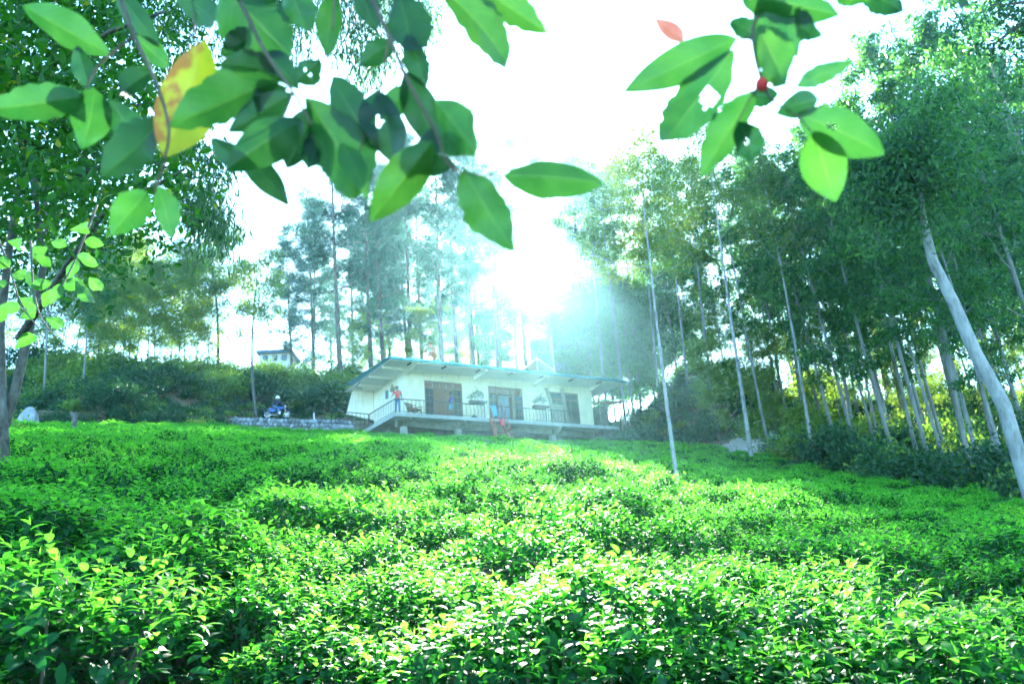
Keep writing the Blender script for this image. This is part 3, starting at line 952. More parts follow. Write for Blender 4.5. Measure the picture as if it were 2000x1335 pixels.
M['stairwood'] = plain('reddish_stair_wood', (.50, .17, .11), .8, 0, .3, 8.0, .3)
house = thing('house', 'long cream single storey house with teal roof and raised deck above the tea', 'house', HO, HANG)
U0, U1, V0, ZT = 1.38, 15.78, 1.4, 3.18
DOOR1, DOOR2, WIN = (2.62, 5.30), (7.25, 9.92), (12.10, 14.60)
ZD = 2.64
wl = MB()
segs = [U0, DOOR1[0], DOOR1[1], DOOR2[0], DOOR2[1], WIN[0], WIN[1], U1]
for a, b in zip(segs[::2], segs[1::2]): wl.box(a, b, V0, V0 + .16, .10, ZT)
for a, b in (DOOR1, DOOR2, WIN): wl.box(a, b, V0, V0 + .16, ZD, ZT)
wl.build('front_wall', M['wall'], house)
MB().box(U0, U0 + .16, V0 + .16, 6.8, .10, ZT).build('side_wall', M['wall_white'], house)
MB().box(U1 - .16, U1, V0 + .16, 6.8, .10, ZT).build('side_wall', M['wall'], house)
MB().box(U0 + .16, U1 - .16, 6.6, 6.78, .10, ZT).build('back_wall', M['wall'], house)
# flared white wing wall at the back left
p = [onp(*q, 6.8) for q in ((690, 750), (678, 808), (716, 812), (724, 744))]
wz = MB()
q = [(p[0][0], ZT + .02), (p[1][0], p[1][1]), (U0 - .02, p[1][1] - .3), (U0 - .02, ZT + .02)]
wz.add([(a, 6.80, z) for a, z in q] + [(a, 6.98, z) for a, z in q], [(0, 1, 2, 3), (7, 6, 5, 4), (0, 4, 5, 1), (1, 5, 6, 2), (2, 6, 7, 3), (3, 7, 4, 0)])
wz.build('wing_wall', M['wall_white'], house)
# roof: corrugated sheet, gutter, soffit, beams, purlin ends
ru0, ru1, rv0, rv1 = -.46, 17.75, -.40, 7.6
nx = 330
prof = [(ru0 + (ru1 - ru0) * i / nx, .026 * math.sin(2 * math.pi * i / 6.0)) for i in range(nx + 1)]
vs_, fs_ = [], []
for u_, dz in prof:
    for v_, z_ in ((rv0 - .05, 3.40), (rv1, 3.72)):
        vs_ += [(u_, v_, z_ + dz), (u_, v_, z_ + dz - .03)]
for i in range(nx):
    a = i * 4; b = a + 4
    fs_ += [(a, b, b + 2, a + 2), (a + 1, a + 3, b + 3, b + 1), (a, a + 1, b + 1, b), (a + 2, b + 2, b + 3, a + 3)]
MB().add(vs_, fs_).build('roof', M['teal'], house)
g = MB()
g.box(ru0, ru1 - .02, rv0, rv0 + .05, 3.21, 3.365)
g.tube([(ru0, rv0 - .035, 3.29), (ru1 + .06, rv0 - .035, 3.29)], .065, 10)
g.build('gutter', M['teal'], house, True)
MB().box(ru0 + .02, ru1 - .05, rv0 + .05, rv1 - .05, ZT + .003, ZT + .03).build('soffit', M['soffit'], house)
for u_ in (1.46, 6.25, 10.95, 15.70):
    b = MB(); b.add([(u_ - .08, rv0 + .12, 3.17), (u_ + .08, rv0 + .12, 3.17), (u_ + .08, V0 - .003, 3.17), (u_ - .08, V0 - .003, 3.17),
                     (u_ - .08, rv0 + .12, 3.10), (u_ + .08, rv0 + .12, 3.10), (u_ + .08, V0 - .003, 2.88), (u_ - .08, V0 - .003, 2.88)],
                    [(0, 1, 2, 3), (7, 6, 5, 4), (0, 4, 5, 1), (1, 5, 6, 2), (2, 6, 7, 3), (3, 7, 4, 0)])
    b.build('roof_beam', M['soffit'], house)
pur = MB().box(-.045, .045, 0, .55, 3.09, 3.165).mesh('purlin_end', M['iron'])
for px, py in ((802, 708), (870, 714), (937, 721), (999, 728), (1061, 734), (1119, 739), (1173, 744)):
    o = obj('purlin_end', pur, house); o.location = (onp(px, py, -.3)[0], -.36, 0)
for v_ in (1.0, 3.2, 5.2):
    MB().box(-.38, U0 - .003, v_ - .06, v_ + .06, 3.02, 3.17).build('roof_beam', M['soffit'], house)
# deck, beams, pillars
MB().box(0, 16.9, 0, 1.39, -.14, .09).build('deck', M['concrete'], house)
MB().box(.002, 16.4, 1.392, 6.9, -.14, .088).build('floor_slab', M['concrete'], house)
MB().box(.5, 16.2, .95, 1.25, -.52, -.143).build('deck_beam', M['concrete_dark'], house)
for u_ in (1.0, 4.7, 8.3, 11.9, 15.4):
    b = MB(); b.add([(u_ - .13, .12, -.145), (u_ + .13, .12, -.145), (u_ + .13, .947, -.145), (u_ - .13, .947, -.145),
                     (u_ - .13, .12, -.25), (u_ + .13, .12, -.25), (u_ + .13, .947, -.50), (u_ - .13, .947, -.50)],
                    [(0, 1, 2, 3), (7, 6, 5, 4), (0, 4, 5, 1), (1, 5, 6, 2), (2, 6, 7, 3), (3, 7, 4, 0)])
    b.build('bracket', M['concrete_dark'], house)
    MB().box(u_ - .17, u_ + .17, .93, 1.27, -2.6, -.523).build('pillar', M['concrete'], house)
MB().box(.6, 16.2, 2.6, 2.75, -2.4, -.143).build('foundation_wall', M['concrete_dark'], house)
# short white fins between the rooms
for u_ in (6.20, 10.88):
    b = MB(); q = [(.03, .09), (V0 - .003, .09), (V0 - .003, 1.95), (.30, 1.95), (.03, 1.55)]
    b.add([(u_ - .05, v_, z_) for v_, z_ in q] + [(u_ + .05, v_, z_) for v_, z_ in q], [(0, 1, 2, 3, 4), (9, 8, 7, 6, 5)] + [(i, i + 5, (i + 1) % 5 + 5, (i + 1) % 5) for i in range(5)])
    b.build('partition_fin', M['wall_white'], house)


def door_unit(u0, u1, open_):
    vf = V0 + .03
    fr = MB()
    for a, b, c, d in ((u0, u0 + .09, .10, ZD), (u1 - .09, u1, .10, ZD), (u0 + .09, u1 - .09, ZD - .09, ZD), (u0 + .09, u1 - .09, 2.14, 2.22),
                       (u0 + .62, u0 + .71, .10, 2.14), (u1 - .71, u1 - .62, .10, 2.14)):
        fr.box(a, b, vf, vf + .10, c, d)
    d = fr.build('door', M['wood'], house)
    n = 5
    for k in range(n):
        a = u0 + .09 + (u1 - u0 - .18) * k / n
        MB().box(a + .025, a + (u1 - u0 - .18) / n - .025, vf + .03, vf + .06, 2.245, ZD - .115).build('transom_panel', M['wood'], d)
    for a, b in ((u0 + .09, u0 + .62), (u1 - .62, u1 - .09)):
        MB().box(a + .01, b - .01, vf + .045, vf + .055, .45, 2.13).build('side_pane', M['glass'], d)
        MB().box(a + .005, b - .005, vf + .03, vf + .07, .10, .447).build('kick_panel', M['wood'], d)
        g_ = MB()
        for z_ in (.86, 1.29, 1.72): g_.box(a + .012, b - .012, vf + .028, vf + .043, z_ - .018, z_ + .018)
        g_.box((a + b) / 2 - .018, (a + b) / 2 + .018, vf + .012, vf + .026, .46, 2.12)
        g_.build('glazing_bar', M['wood'], d)
    a, b = u0 + .71, u1 - .71
    if open_:
        MB().box(a + .003, b - .003, vf + .5, vf + .53, .10, 2.13).build('curtain', M['curtain'], d)
        MB().box(b - .045, b - .003, vf + .11, vf + .75, .11, 2.12).build('door_leaf', M['wood'], d)
    else:
        m_ = (a + b) / 2
        for c, e in ((a + .006, m_ - .004), (m_ + .004, b - .006)):
            MB().box(c, e, vf + .03, vf + .07, .11, 2.13).build('door_leaf', M['wood'], d)
            pm = MB()
            for z0, z1 in ((.25, .85), (.98, 1.45), (1.57, 2.02)): pm.box(c + .09, e - .09, vf + .012, vf + .028, z0, z1)
            pm.build('raised_panel', M['wood'], d)
        MB().tube([(m_ - .07, vf + .03, 1.08), (m_ - .07, vf - .03, 1.08), (m_ - .07, vf - .03, 1.22), (m_ - .07, vf + .03, 1.22)], .012, 6).build('handle', M['chrome'], d)


door_unit(*DOOR1, False)
door_unit(*DOOR2, True)
u0, u1 = WIN
vf = V0 + .03
fr = MB()
for a, b, c, d in ((u0, u0 + .09, .10, ZD), (u1 - .09, u1, .10, ZD), (u0 + .09, u1 - .09, ZD - .08, ZD), (u0 + .09, u1 - .09, 2.10, 2.17), (u0 + 1.16, u0 + 1.26, .10, 2.10), (u0 + .09, u1 - .09, .10, .18)):
    fr.box(a, b, vf, vf + .10, c, d)
win = fr.build('window', M['wood'], house)
for a, b in ((u0 + .09, u0 + 1.16), (u0 + 1.26, u1 - .09)):
    MB().box(a + .004, b - .004, vf + .045, vf + .057, .185, 2.095).build('pane', M['glass'], win)
    MB().box((a + b) / 2 - .035, (a + b) / 2 + .035, vf + .02, vf + .043, .19, 2.09).build('mullion', M['wood'], win)
MB().box(u0 + .094, u1 - .094, vf + .045, vf + .057, 2.175, ZD - .085).build('pane', M['glass'], win)
MB().box(u0 + .11, u0 + 1.1, vf - .05, vf - .01, .35, 1.75).build('leaning_board', M['wood_pale'], house)
# wall fittings
v_, z_ = onu(757, 770, U0)
MB().box(U0 - .10, U0 - .003, v_ - .18, v_ + .18, z_ - .28, z_ + .28).build('meter_box', M['slate'], house, False, .03)
v_, z_ = onu(769, 760, U0)
b = MB().box(U0 - .16, U0 - .003, v_ - .30, v_ + .22, z_ - .12, z_ + .10); b.box(U0 - .12, U0 - .003, v_ - .05, v_ + .12, z_ + .10, z_ + .30)
b.build('wall_bracket', M['wood_pale'], house)
MB().lathe([(.001, -.06), (.09, -.055), (.10, 0), (.07, .03), (.001, .03)], 12, (onp(863, 731, V0)[0], V0 - .09, 2.95)).build('lamp', M['white'], house, True)
MB().lathe([(.001, -.10), (.07, -.09), (.08, 0), (.04, .04), (.001, .04)], 12, (.6, 1.4, 3.13)).build('lamp', M['white'], house, True)
ws = MB(); ws.tube([(ru0 + .1, 5.9, 3.2), (ru0 - .9, 6.0, 3.45), (ru0 - 1.5, 6.1, 3.3)], .018, 6); ws.tube([(ru0 + .05, 4.6, 3.16), (ru0 - .25, 4.6, 2.75), (ru0 + .2, 4.7, 2.70)], .03, 6)
ws.build('cable_bracket', M['iron'], house)

BAL = MB().tube([(0, 0, .17), (0, 0, .92)], .013, 5).mesh('baluster', M['iron'])
BALB = MB().tube([(0, 0, .17), (0, -.10, .32), (0, -.12, .5), (0, -.02, .70), (0, 0, .92)], .013, 5).mesh('baluster', M['iron'])


def railing(p, q, bulge=None, step=.255):
    p, q = Vector(p), Vector(q); L = (q - p).length; d = (q - p) / L
    m_ = MB()
    Z = Vector((0, 0, 1))
    m_.bar(p + Z * .93, q + Z * .93, .045, .05); m_.bar(p + Z * .17, q + Z * .17, .03, .03)
    for e in (p, q): m_.bar(e + Z * .09, e + Z * .955, .04, .04)
    r = m_.build('railing', M['iron'], house)
    n = int(L / step)
    for k in range(1, n):
        u_ = k / n
        pb = p + d * L * u_
        o = obj('baluster', BALB if bulge and bulge[0] < pb.x < bulge[1] else BAL, r); o.location = pb


railing((.05, .05, 0), (6.12, .05, 0), (5.0, 6.1))
railing((6.60, .05, 0), (10.80, .05, 0), (9.6, 10.8))
railing((10.96, .05, 0), (13.1, .05, 0))
railing((.05, .09, 0), (.05, 4.25, 0))
railing((.0, 4.30, .02), (-2.4, 4.36, .10))

# ------------------------------------------------------------------ things on and round the deck
def hthing(name, label, cat, u, v, z, rz=0, group=None, scale=1):
    return thing(name, label, cat, H2W(u, v, z), HANG + rz, group, scale)


def planter(u, label):
    t = hthing('planter', label, 'planter', u, -.06, .95)
    b = MB(); b.add([(-.55, -.22, .02), (.55, -.22, .02), (.50, .16, .02), (-.50, .16, .02), (-.62, -.26, .16), (.62, -.26, .16), (.58, .20, .16), (-.58, .20, .16)],
                    [(0, 3, 2, 1), (4, 5, 6, 7), (0, 1, 5, 4), (1, 2, 6, 5), (2, 3, 7, 6), (3, 0, 4, 7)])
    b.build('trough', M['terracotta'], t)
    C = np.array([(x, -.03, .26 + .5 * max(0, 1 - abs(x) * 1.6)) for x in np.linspace(-.45, .3, 9)])
    obj('foliage', leafmesh('foliage', [clump_leaves(C, 26, .22, TL_WID, (.09, .16), 0, -.5)], [M['bush']]), t)
    st = MB()
    for k in range(6):
        x = -.4 + .14 * k; lp, lr = limb((x, 0, .12), (random.uniform(-.4, .4), 0, 1), .55, .012, .004, 4, .2); st.tube(lp, lr, 4, False)
    st.build('stems', M['twig'], t)


planter(onp(932, 789, 0)[0], 'dark planter with a leafy plant on the railing right of the first door')
planter(onp(1055, 797, 0)[0], 'dark planter with a sparse plant on the railing left of the leaning planks')

# low rattan chair
cu = onp(810, 806, .55)[0]
ch = hthing('lounge_chair', 'low brown rattan chair on the deck behind the railing', 'chair', cu, .6, .09, R(25))
b = MB(); b.add([(-.30, -.32, .34), (.30, -.32, .34), (.30, .25, .26), (-.30, .25, .26), (-.30, -.32, .40), (.30, -.32, .40), (.30, .25, .32), (-.30, .25, .32)],
                [(0, 3, 2, 1), (4, 5, 6, 7), (0, 1, 5, 4), (1, 2, 6, 5), (2, 3, 7, 6), (3, 0, 4, 7)]); b.build('seat', M['rattan'], ch)
b = MB(); b.add([(-.30, .22, .32), (.30, .22, .32), (.30, .27, .30), (-.30, .27, .30), (-.32, .46, .88), (.32, .46, .88), (.32, .52, .86), (-.32, .52, .86)],
                [(0, 3, 2, 1), (4, 5, 6, 7), (0, 1, 5, 4), (1, 2, 6, 5), (2, 3, 7, 6), (3, 0, 4, 7)]); b.build('backrest', M['rattan'], ch)
for x in (-.30, .30):
    MB().tube([(x, -.30, .34), (x, -.34, .56), (x, .10, .58), (x, .36, .56)], .025, 6).build('armrest', M['wood'], ch, True)
    MB().bar((x, -.30, 0), (x, -.29, .36), .04).build('leg', M['wood'], ch)
    MB().bar((x, .30, 0), (x, .22, .30), .04).build('leg', M['wood'], ch)
bu = onp(926, 812, .3)[0]
t = hthing('dark_bundle', 'small dark bundle on the deck under the first planter', 'bundle', bu, .3, .09)
MB().lathe([(.001, 0), (.17, .0), (.21, .06), (.17, .14), (.08, .19), (.001, .2)], 10).build('bundle_body', M['navy'], t, True)
MB().tube([(-.12, 0, .16), (0, 0, .25), (.12, 0, .16)], .015, 6).build('strap', M['black'], t, True)

# leaning planks
for (a, b_, v1), lab in ((((1067, 756), (1088, 825), 1.30), 'weathered plank leaning at the left edge of the dark window'), (((1097, 759), (1110, 826), 1.30), 'weathered plank leaning across the middle of the dark window')):
    tp = onp(*a, v1); bt = onp(*b_, .25)
    o = MB().bar((0, 0, 0), ((HU * (tp[0] - bt[0]) + HV * (v1 - .25) + Vector((0, 0, 2.72))))[:], .26, .05).build('plank', M['wood_pale'])
    o.location = H2W(bt[0], .25, .11); tag(o, lab, 'plank')

# wooden ladder stair from the deck down into the tea
lv = -1.25
tl, bl = onp(957, 815, -.02), onp(975, 864, lv)
lad = hthing('ladder_stair', 'rough wooden stair with pole handrails from the deck down to the tea', 'stair', bl[0], lv, 0)
gb = gz(*H2W(bl[0], lv, 0)[:2]) - HO.z
top = Vector((tl[0] - bl[0], -.02 - lv, .08)); bot = Vector((0, 0, gb))
wd = 1.0
for s in (0, wd):
    MB().bar(bot + Vector((s, 0, 0)), top + Vector((s * .8, 0, 0)), .07, .18).build('stringer', M['stairwood'], lad)
for k in range(8):
    c = bot.lerp(top, (k + .6) / 8.4)
    MB().box(c.x + .035, c.x + wd * .88, c.y - .11, c.y + .11, c.z - .015, c.z + .02).build('tread', M['stairwood'], lad)
for s in (-.03, wd + .03):
    b0 = bot + Vector((s, 0, .1)); t0 = top + Vector((s * .82, 0, .1))
    h = MB(); h.tube([b0 + Vector((0, 0, 1.0)), b0.lerp(t0, .5) + Vector((.03, 0, .95)), t0 + Vector((0, 0, .95))], .024, 6)
    for f in (.02, .35, .68, .98): h.tube([b0.lerp(t0, f) - Vector((0, 0, .2)), b0.lerp(t0, f) + Vector((.02, 0, .98))], .022, 6)
    h.tube([b0 + Vector((0, 0, .1)), b0.lerp(t0, .4) + Vector((0, 0, .95))], .018, 5)
    h.build('handrail', M['stairwood'], lad, True)
def cloth(name, label, u, v, z, w_, h_, m_, rz=0):
    V = []; n = 8
    for i in range(n + 1):
        for j in range(n + 1):
            a = i / n - .5; c = j / n
            V.append((a * w_ * (1 - .15 * math.sin(c * 3)), -.10 - .05 * math.sin(a * 14 + c * 3) - .22 * c, -c * h_ + .04 * math.sin(a * 9)))
    F = [(i * (n + 1) + j, (i + 1) * (n + 1) + j, (i + 1) * (n + 1) + j + 1, i * (n + 1) + j + 1) for i in range(n) for j in range(n)]
    o = MB().add(V, F).build(name, m_, None, True)
    sm = o.modifiers.new('thickness', 'SOLIDIFY'); sm.thickness = .012
    o.location = H2W(u, v, z); o.rotation_euler = (0, 0, HANG + rz)
    tag(o, label, 'cloth')
cl = onp(981, 823, -.35)
cloth('draped_cloth', 'coral red cloth draped over the top of the wooden stair', cl[0], -.12, cl[1] + .22, .50, .46, M['pinkcloth'])
cl = onp(964, 808, -.1)
cloth('draped_cloth', 'light blue cloth hanging on the railing beside the stair head', cl[0], .04, .92, .42, .75, M['cyan'])


# ------------------------------------------------------------------ people
def skin_mesh(name, joints, edges, m, root, parent, sub=1):
    me = bpy.data.meshes.new(name)
    bm = bmesh.new(); sk = bm.verts.layers.skin.verify()
    vm = {}
    for k, (p, r_) in joints.items():
        v = bm.verts.new(p); v[sk].radius = (r_, r_) if not isinstance(r_, tuple) else r_
        v[sk].use_root = (k == root); vm[k] = v
    for a, b in edges: bm.edges.new((vm[a], vm[b]))
    bm.to_mesh(me); bm.free()
    me.materials.append(m)
    o = obj(name, me, parent)
    o.modifiers.new('skin', 'SKIN').use_smooth_shade = True
    if sub: s_ = o.modifiers.new('sub', 'SUBSURF'); s_.levels = s_.render_levels = sub
    return o


def person(label, loc, rz, pose, top_m, bot_m, long_legs, helmet=None, sleeves='short', scale=1.0):
    t = thing('person', label, 'person', loc, rz, None, scale)
    J = dict(pose)
    P_ = {k: Vector(v) for k, v in J.items()}
    rad = dict(pelvis=.115, waist=.105, chest=.125, neck=.05, jaw=.075, head=.095, crown=.07, shL=.062, shR=.062, elL=.042, elR=.042, wrL=.03, wrR=.03,
               palmL=.034, palmR=.034, hipL=.085, hipR=.085, knL=.058, knR=.058, anL=.04, anR=.04, toeL=.035, toeR=.035)
    E = [('pelvis', 'waist'), ('waist', 'chest'), ('chest', 'neck'), ('neck', 'jaw'), ('jaw', 'head'), ('head', 'crown')]
    for s in 'LR':
        E += [('chest', 'sh' + s), ('sh' + s, 'el' + s), ('el' + s, 'wr' + s), ('wr' + s, 'palm' + s), ('pelvis', 'hip' + s), ('hip' + s, 'kn' + s), ('kn' + s, 'an' + s), ('an' + s, 'toe' + s)]
    j = {k: (P_[k], rad[k]) for k in rad}
    j['nose'] = (P_['head'] + Vector((0, -.115, -.03)), .018); E.append(('head', 'nose'))
    for s in 'LR':
        d = (P_['palm' + s] - P_['wr' + s]).normalized(); sd_ = d.orthogonal().normalized()
        for f in range(4):
            b0 = P_['palm' + s] + d * .035 + sd_ * (f - 1.5) * .02
            j['f%d%s' % (f, s)] = (b0 + d * (.055 + .012 * (1.5 - abs(f - 1.5))), .009); E.append(('palm' + s, 'f%d%s' % (f, s)))
        j['th' + s] = (P_['palm' + s] + sd_ * .055 + d * .02, .010); E.append(('palm' + s, 'th' + s))
    skin_mesh('body', j, E, M['skin'], 'pelvis', t)
    # shirt
    J2 = {k: (P_[k], rad[k] + .022) for k in ('pelvis', 'waist', 'chest', 'shL', 'shR')}
    J2['nk'] = (P_['chest'].lerp(P_['neck'], .55), .075)
    E2 = [('pelvis', 'waist'), ('waist', 'chest'), ('chest', 'nk'), ('chest', 'shL'), ('chest', 'shR')]
    for s in 'LR':
        e = P_['sh' + s].lerp(P_['el' + s], .62 if sleeves == 'short' else 1.0); J2['sl' + s] = (e, .066); E2.append(('sh' + s, 'sl' + s))
        if sleeves == 'long': J2['cf' + s] = (P_['el' + s].lerp(P_['wr' + s], .9), .048); E2.append(('sl' + s, 'cf' + s))
    skin_mesh('shirt', J2, E2, top_m, 'waist', t)
    J3 = {'pelvis': (P_['pelvis'] + Vector((0, 0, .02)), .135)}; E3 = []
    for s in 'LR':
        J3['hip' + s] = (P_['hip' + s], .105); J3['kn' + s] = (P_['hip' + s].lerp(P_['kn' + s], .93), .085 if not long_legs else .075)
        E3 += [('pelvis', 'hip' + s), ('hip' + s, 'kn' + s)]
        if long_legs: J3['an' + s] = (P_['kn' + s].lerp(P_['an' + s], .92), .062); E3.append(('kn' + s, 'an' + s))
    skin_mesh('trousers' if long_legs else 'shorts', J3, E3, bot_m, 'pelvis', t)
    h = P_['head'] + Vector((0, .015, .035))
    if helmet:
        MB().lathe([(.135, -.10), (.145, 0), (.12, .09), (.06, .135), (.001, .145)], 14, h).build('helmet', helmet, t, True)
        MB().lathe([(.128, -.16), (.134, -.10), (.137, -.06)], 14, h).build('visor', M['black'], t, True)
    else:
        MB().lathe([(.088, -.07), (.112, -.01), (.108, .06), (.06, .105), (.001, .112)], 14, h).build('hair', M['hair'], t, True)
    for s in 'LR':
        a, b = P_['an' + s], P_['toe' + s]
        MB().bar(a.lerp(b, -.35) - Vector((0, 0, .03)), a.lerp(b, 1.25) - Vector((0, 0, .015)), .085, .05).build('sandal', M['black'], t, False, .01)
    return t


STAND = dict(pelvis=(0, 0, .93), waist=(0, .01, 1.08), chest=(0, .02, 1.28), neck=(0, .02, 1.44), jaw=(0, 0, 1.50), head=(0, -.01, 1.58), crown=(0, .01, 1.66),
             shL=(.17, .02, 1.36), shR=(-.17, .02, 1.36), elL=(.25, .05, 1.10), elR=(-.26, .02, 1.10), wrL=(.26, -.05, .88), wrR=(-.26, -.10, .90), palmL=(.26, -.08, .81), palmR=(-.26, -.14, .84),
             hipL=(.09, 0, .86), hipR=(-.09, 0, .86), knL=(.10, -.03, .48), knR=(-.10, .01, .48), anL=(.10, .02, .09), anR=(-.11, .04, .09), toeL=(.12, -.12, .045), toeR=(-.13, -.10, .045))
red = dict(STAND); red.update(elR=(-.30, .02, 1.12), wrR=(-.36, -.16, .98), palmR=(-.36, -.23, .955), head=(-.02, -.02, 1.58), crown=(-.025, -.01, 1.66), knL=(.10, -.06, .48), anL=(.11, -.02, .09), toeL=(.12, -.16, .045))
ru, rz_ = onp(773, 807, .35)
person('person in a red shirt and blue jeans standing at the deck corner railing', H2W(.30, .32, .09), HANG + R(-25), red, M['red'], M['blue'], True, scale=.99)
wk = dict(STAND); wk.update(knL=(.09, -.18, .50), anL=(.09, -.12, .10), toeL=(.10, -.27, .06), knR=(-.09, -.02, .48), anR=(-.10, .18, .12), toeR=(-.11, .07, .045), elL=(.22, .12, 1.10), wrL=(.22, .05, .88), palmL=(.22, .02, .81), elR=(-.24, -.06, 1.10), wrR=(-.24, -.22, .94), palmR=(-.24, -.28, .90))
wu = onp(882, 812, .75)[0]
person('person in a violet shirt and blue shorts walking in front of the first door', H2W(wu, .72, .09), HANG + R(-100), wk, M['purple'], M['cyan'], False, scale=.99)

# ------------------------------------------------------------------ motorbike and rider on the path
bp_ = base_at(541, 53.6)
BZ = R(8)
mk = thing('motorcycle', 'blue and black motorbike parked on the path above the stone wall', 'motorbike', bp_, BZ)
for x, nm in ((-.66, 'wheel'), (.66, 'wheel')):
    wdl = thing.__wrapped__ if False else MB().torus((x, 0, .30), .25, .05, 'Y', 22, 8).build('wheel', M['rubber'], mk, True)
    MB().torus((x, 0, .30), .205, .018, 'Y', 22, 6).build('rim', M['chrome'], wdl, True)
    sp = MB()
    for k in range(10):
        a = k * math.pi / 5; sp.tube([(x, 0, .30), (x + .2 * math.cos(a), 0, .30 + .2 * math.sin(a))], .008, 4)
    sp.tube([(x, -.06, .30), (x, .06, .30)], .05, 10); sp.build('spokes', M['chrome'], wdl)
b = MB()
b.tube([(.50, 0, .88), (.20, 0, .62), (-.10, 0, .45), (-.35, 0, .48), (-.62, 0, .72)], .028, 6)
b.tube([(.48, 0, .80), (.30, 0, .40), (-.05, 0, .30), (-.30, 0, .36)], .026, 6)
for y in (-.07, .07): b.tube([(-.30, y, .36), (-.66, y, .30)], .025, 6); b.tube([(-.40, y * 1.3, .66), (-.62, y * 1.3, .34)], .03, 6)
b.build('frame', M['black'], mk, True)
b = MB()
for y in (-.07, .07): b.tube([(.66, y, .30), (.46, y, .92)], .024, 6)
b.tube([(.44, -.36, 1.06), (.46, -.12, 1.0), (.46, .12, 1.0), (.44, .36, 1.06)], .016, 6)
b.build('fork', M['chrome'], mk, True)
b = MB(); b.box(.0, .26, -.12, .12, .28, .56); b.build('engine', M['chrome'], mk, False, .03)
V = []
tank = [(-.08, .09, .60, .74), (.10, .15, .60, .84), (.30, .15, .62, .86), (.44, .08, .68, .82)]
for x, w_, z0, z1 in tank: V += [(x, -w_, z0), (x, w_, z0), (x, w_ * .8, z1), (x, -w_ * .8, z1)]
F = [(0, 1, 2, 3), (15, 14, 13, 12)] + [(i * 4 + k, i * 4 + (k + 1) % 4, i * 4 + 4 + (k + 1) % 4, i * 4 + 4 + k) for i in range(3) for k in range(4)]
MB().add(V, F).build('fuel_tank', M['bikeblue'], mk, False, .02)
MB().add([(-.70, -.10, .74), (-.05, -.13, .66), (-.05, .13, .66), (-.70, .10, .74), (-.72, -.09, .84), (-.05, -.11, .76), (-.05, .11, .76), (-.72, .09, .84)],
         [(0, 3, 2, 1), (4, 5, 6, 7), (0, 1, 5, 4), (1, 2, 6, 5), (2, 3, 7, 6), (3, 0, 4, 7)]).build('saddle', M['black'], mk, False, .02)
MB().add([(-.45, -.13, .45), (-.10, -.14, .48), (-.12, -.13, .66), (-.62, -.12, .72), (-.45, .13, .45), (-.10, .14, .48), (-.12, .13, .66), (-.62, .12, .72)],
         [(0, 1, 2, 3), (7, 6, 5, 4), (0, 4, 5, 1), (1, 5, 6, 2), (2, 6, 7, 3), (3, 7, 4, 0)]).build('side_cover', M['bikeblue'], mk, False, .015)
for x, a0, a1 in ((.66, .3, 2.4), (-.66, .7, 2.9)):
    vs_ = []; n = 9
    for k in range(n + 1):
        a = a0 + (a1 - a0) * k / n
        for y in (-.07, .07): vs_.append((x + .335 * math.cos(a), y, .30 + .335 * math.sin(a)))
    o = MB().add(vs_, [(2 * k, 2 * k + 1, 2 * k + 3, 2 * k + 2) for k in range(n)]).build('mudguard', M['bikeblue'], mk, True)
    o.modifiers.new('thickness', 'SOLIDIFY').thickness = .01
MB().lathe([(.001, -.05), (.06, -.04), (.095, .03), (.10, .05), (.085, .07), (.001, .085)], 12).build('headlight', M['white'], mk, True).matrix_local = Matrix.Translation((.52, 0, .86)) @ Matrix.Rotation(R(90), 4, 'Y')
MB().tube([(.16, -.10, .34), (.05, -.13, .20), (-.35, -.15, .24), (-.78, -.16, .34)], [.022, .022, .04, .045], 8).build('exhaust', M['chrome'], mk, True)
sit = dict(pelvis=(-.22, 0, .86), waist=(-.20, 0, 1.0), chest=(-.12, 0, 1.20), neck=(-.06, 0, 1.36), jaw=(-.02, 0, 1.42), head=(0, 0, 1.50), crown=(-.01, 0, 1.58),
           shL=(-.10, .17, 1.28), shR=(-.10, -.17, 1.28), elL=(.14, .28, 1.10), elR=(.14, -.28, 1.10), wrL=(.36, .30, 1.08), wrR=(.36, -.30, 1.08), palmL=(.43, .32, 1.08), palmR=(.43, -.32, 1.08),
           hipL=(-.18, .10, .83), hipR=(-.18, -.10, .83), knL=(.20, .20, .66), knR=(.20, -.20, .66), anL=(.02, .22, .30), anR=(.02, -.22, .30), toeL=(.17, .23, .26), toeR=(.17, -.23, .26))
rp = person('person in a navy jacket and white helmet sitting on the blue motorbike', bp_, BZ, {k: v for k, v in sit.items()}, M['navy'], M['blue'], True, M['white'], 'long')

# ------------------------------------------------------------------ stone wall, rocks, posts
A, B = at(455, 829, 51.0), at(688, 826, 50.2)
n = 27; 
wall = thing('stone_wall', 'low dry stone retaining wall of grey stones between tea and path', 'stone wall', (A.x, A.y, gz(A.x, A.y)))
d = Vector((B.x - A.x, B.y - A.y, 0)); L = d.length; d.normalize(); nrm = Vector((d.y, -d.x, 0))
core = MB()
st_me = []
for s in range(5):
    r = random.Random(s); bm = bmesh.new(); bmesh.ops.create_icosphere(bm, subdivisions=1, radius=1)
    for v in bm.verts: v.co *= r.uniform(.82, 1.12)
    me = bpy.data.meshes.new('stone'); bm.to_mesh(me); bm.free(); me.materials.append(M['stone']); me.polygons.foreach_set('use_smooth', [True] * len(me.polygons)); st_me.append(me)
zt = [gz(*(Vector((A.x, A.y, 0)) + d * (L * k / n))[:2]) for k in range(n + 1)]
z0 = gz(A.x, A.y)
V = []
for k in range(n + 1):
    c = d * (L * k / n)
    hz_ = zt[k] - z0
    V += [c + nrm * .10 + Vector((0, 0, hz_ - .3)), c + nrm * .10 + Vector((0, 0, hz_ + 1.42)), c - nrm * 1.6 + Vector((0, 0, hz_ + 1.42)), c - nrm * 1.6 + Vector((0, 0, hz_ - .3))]
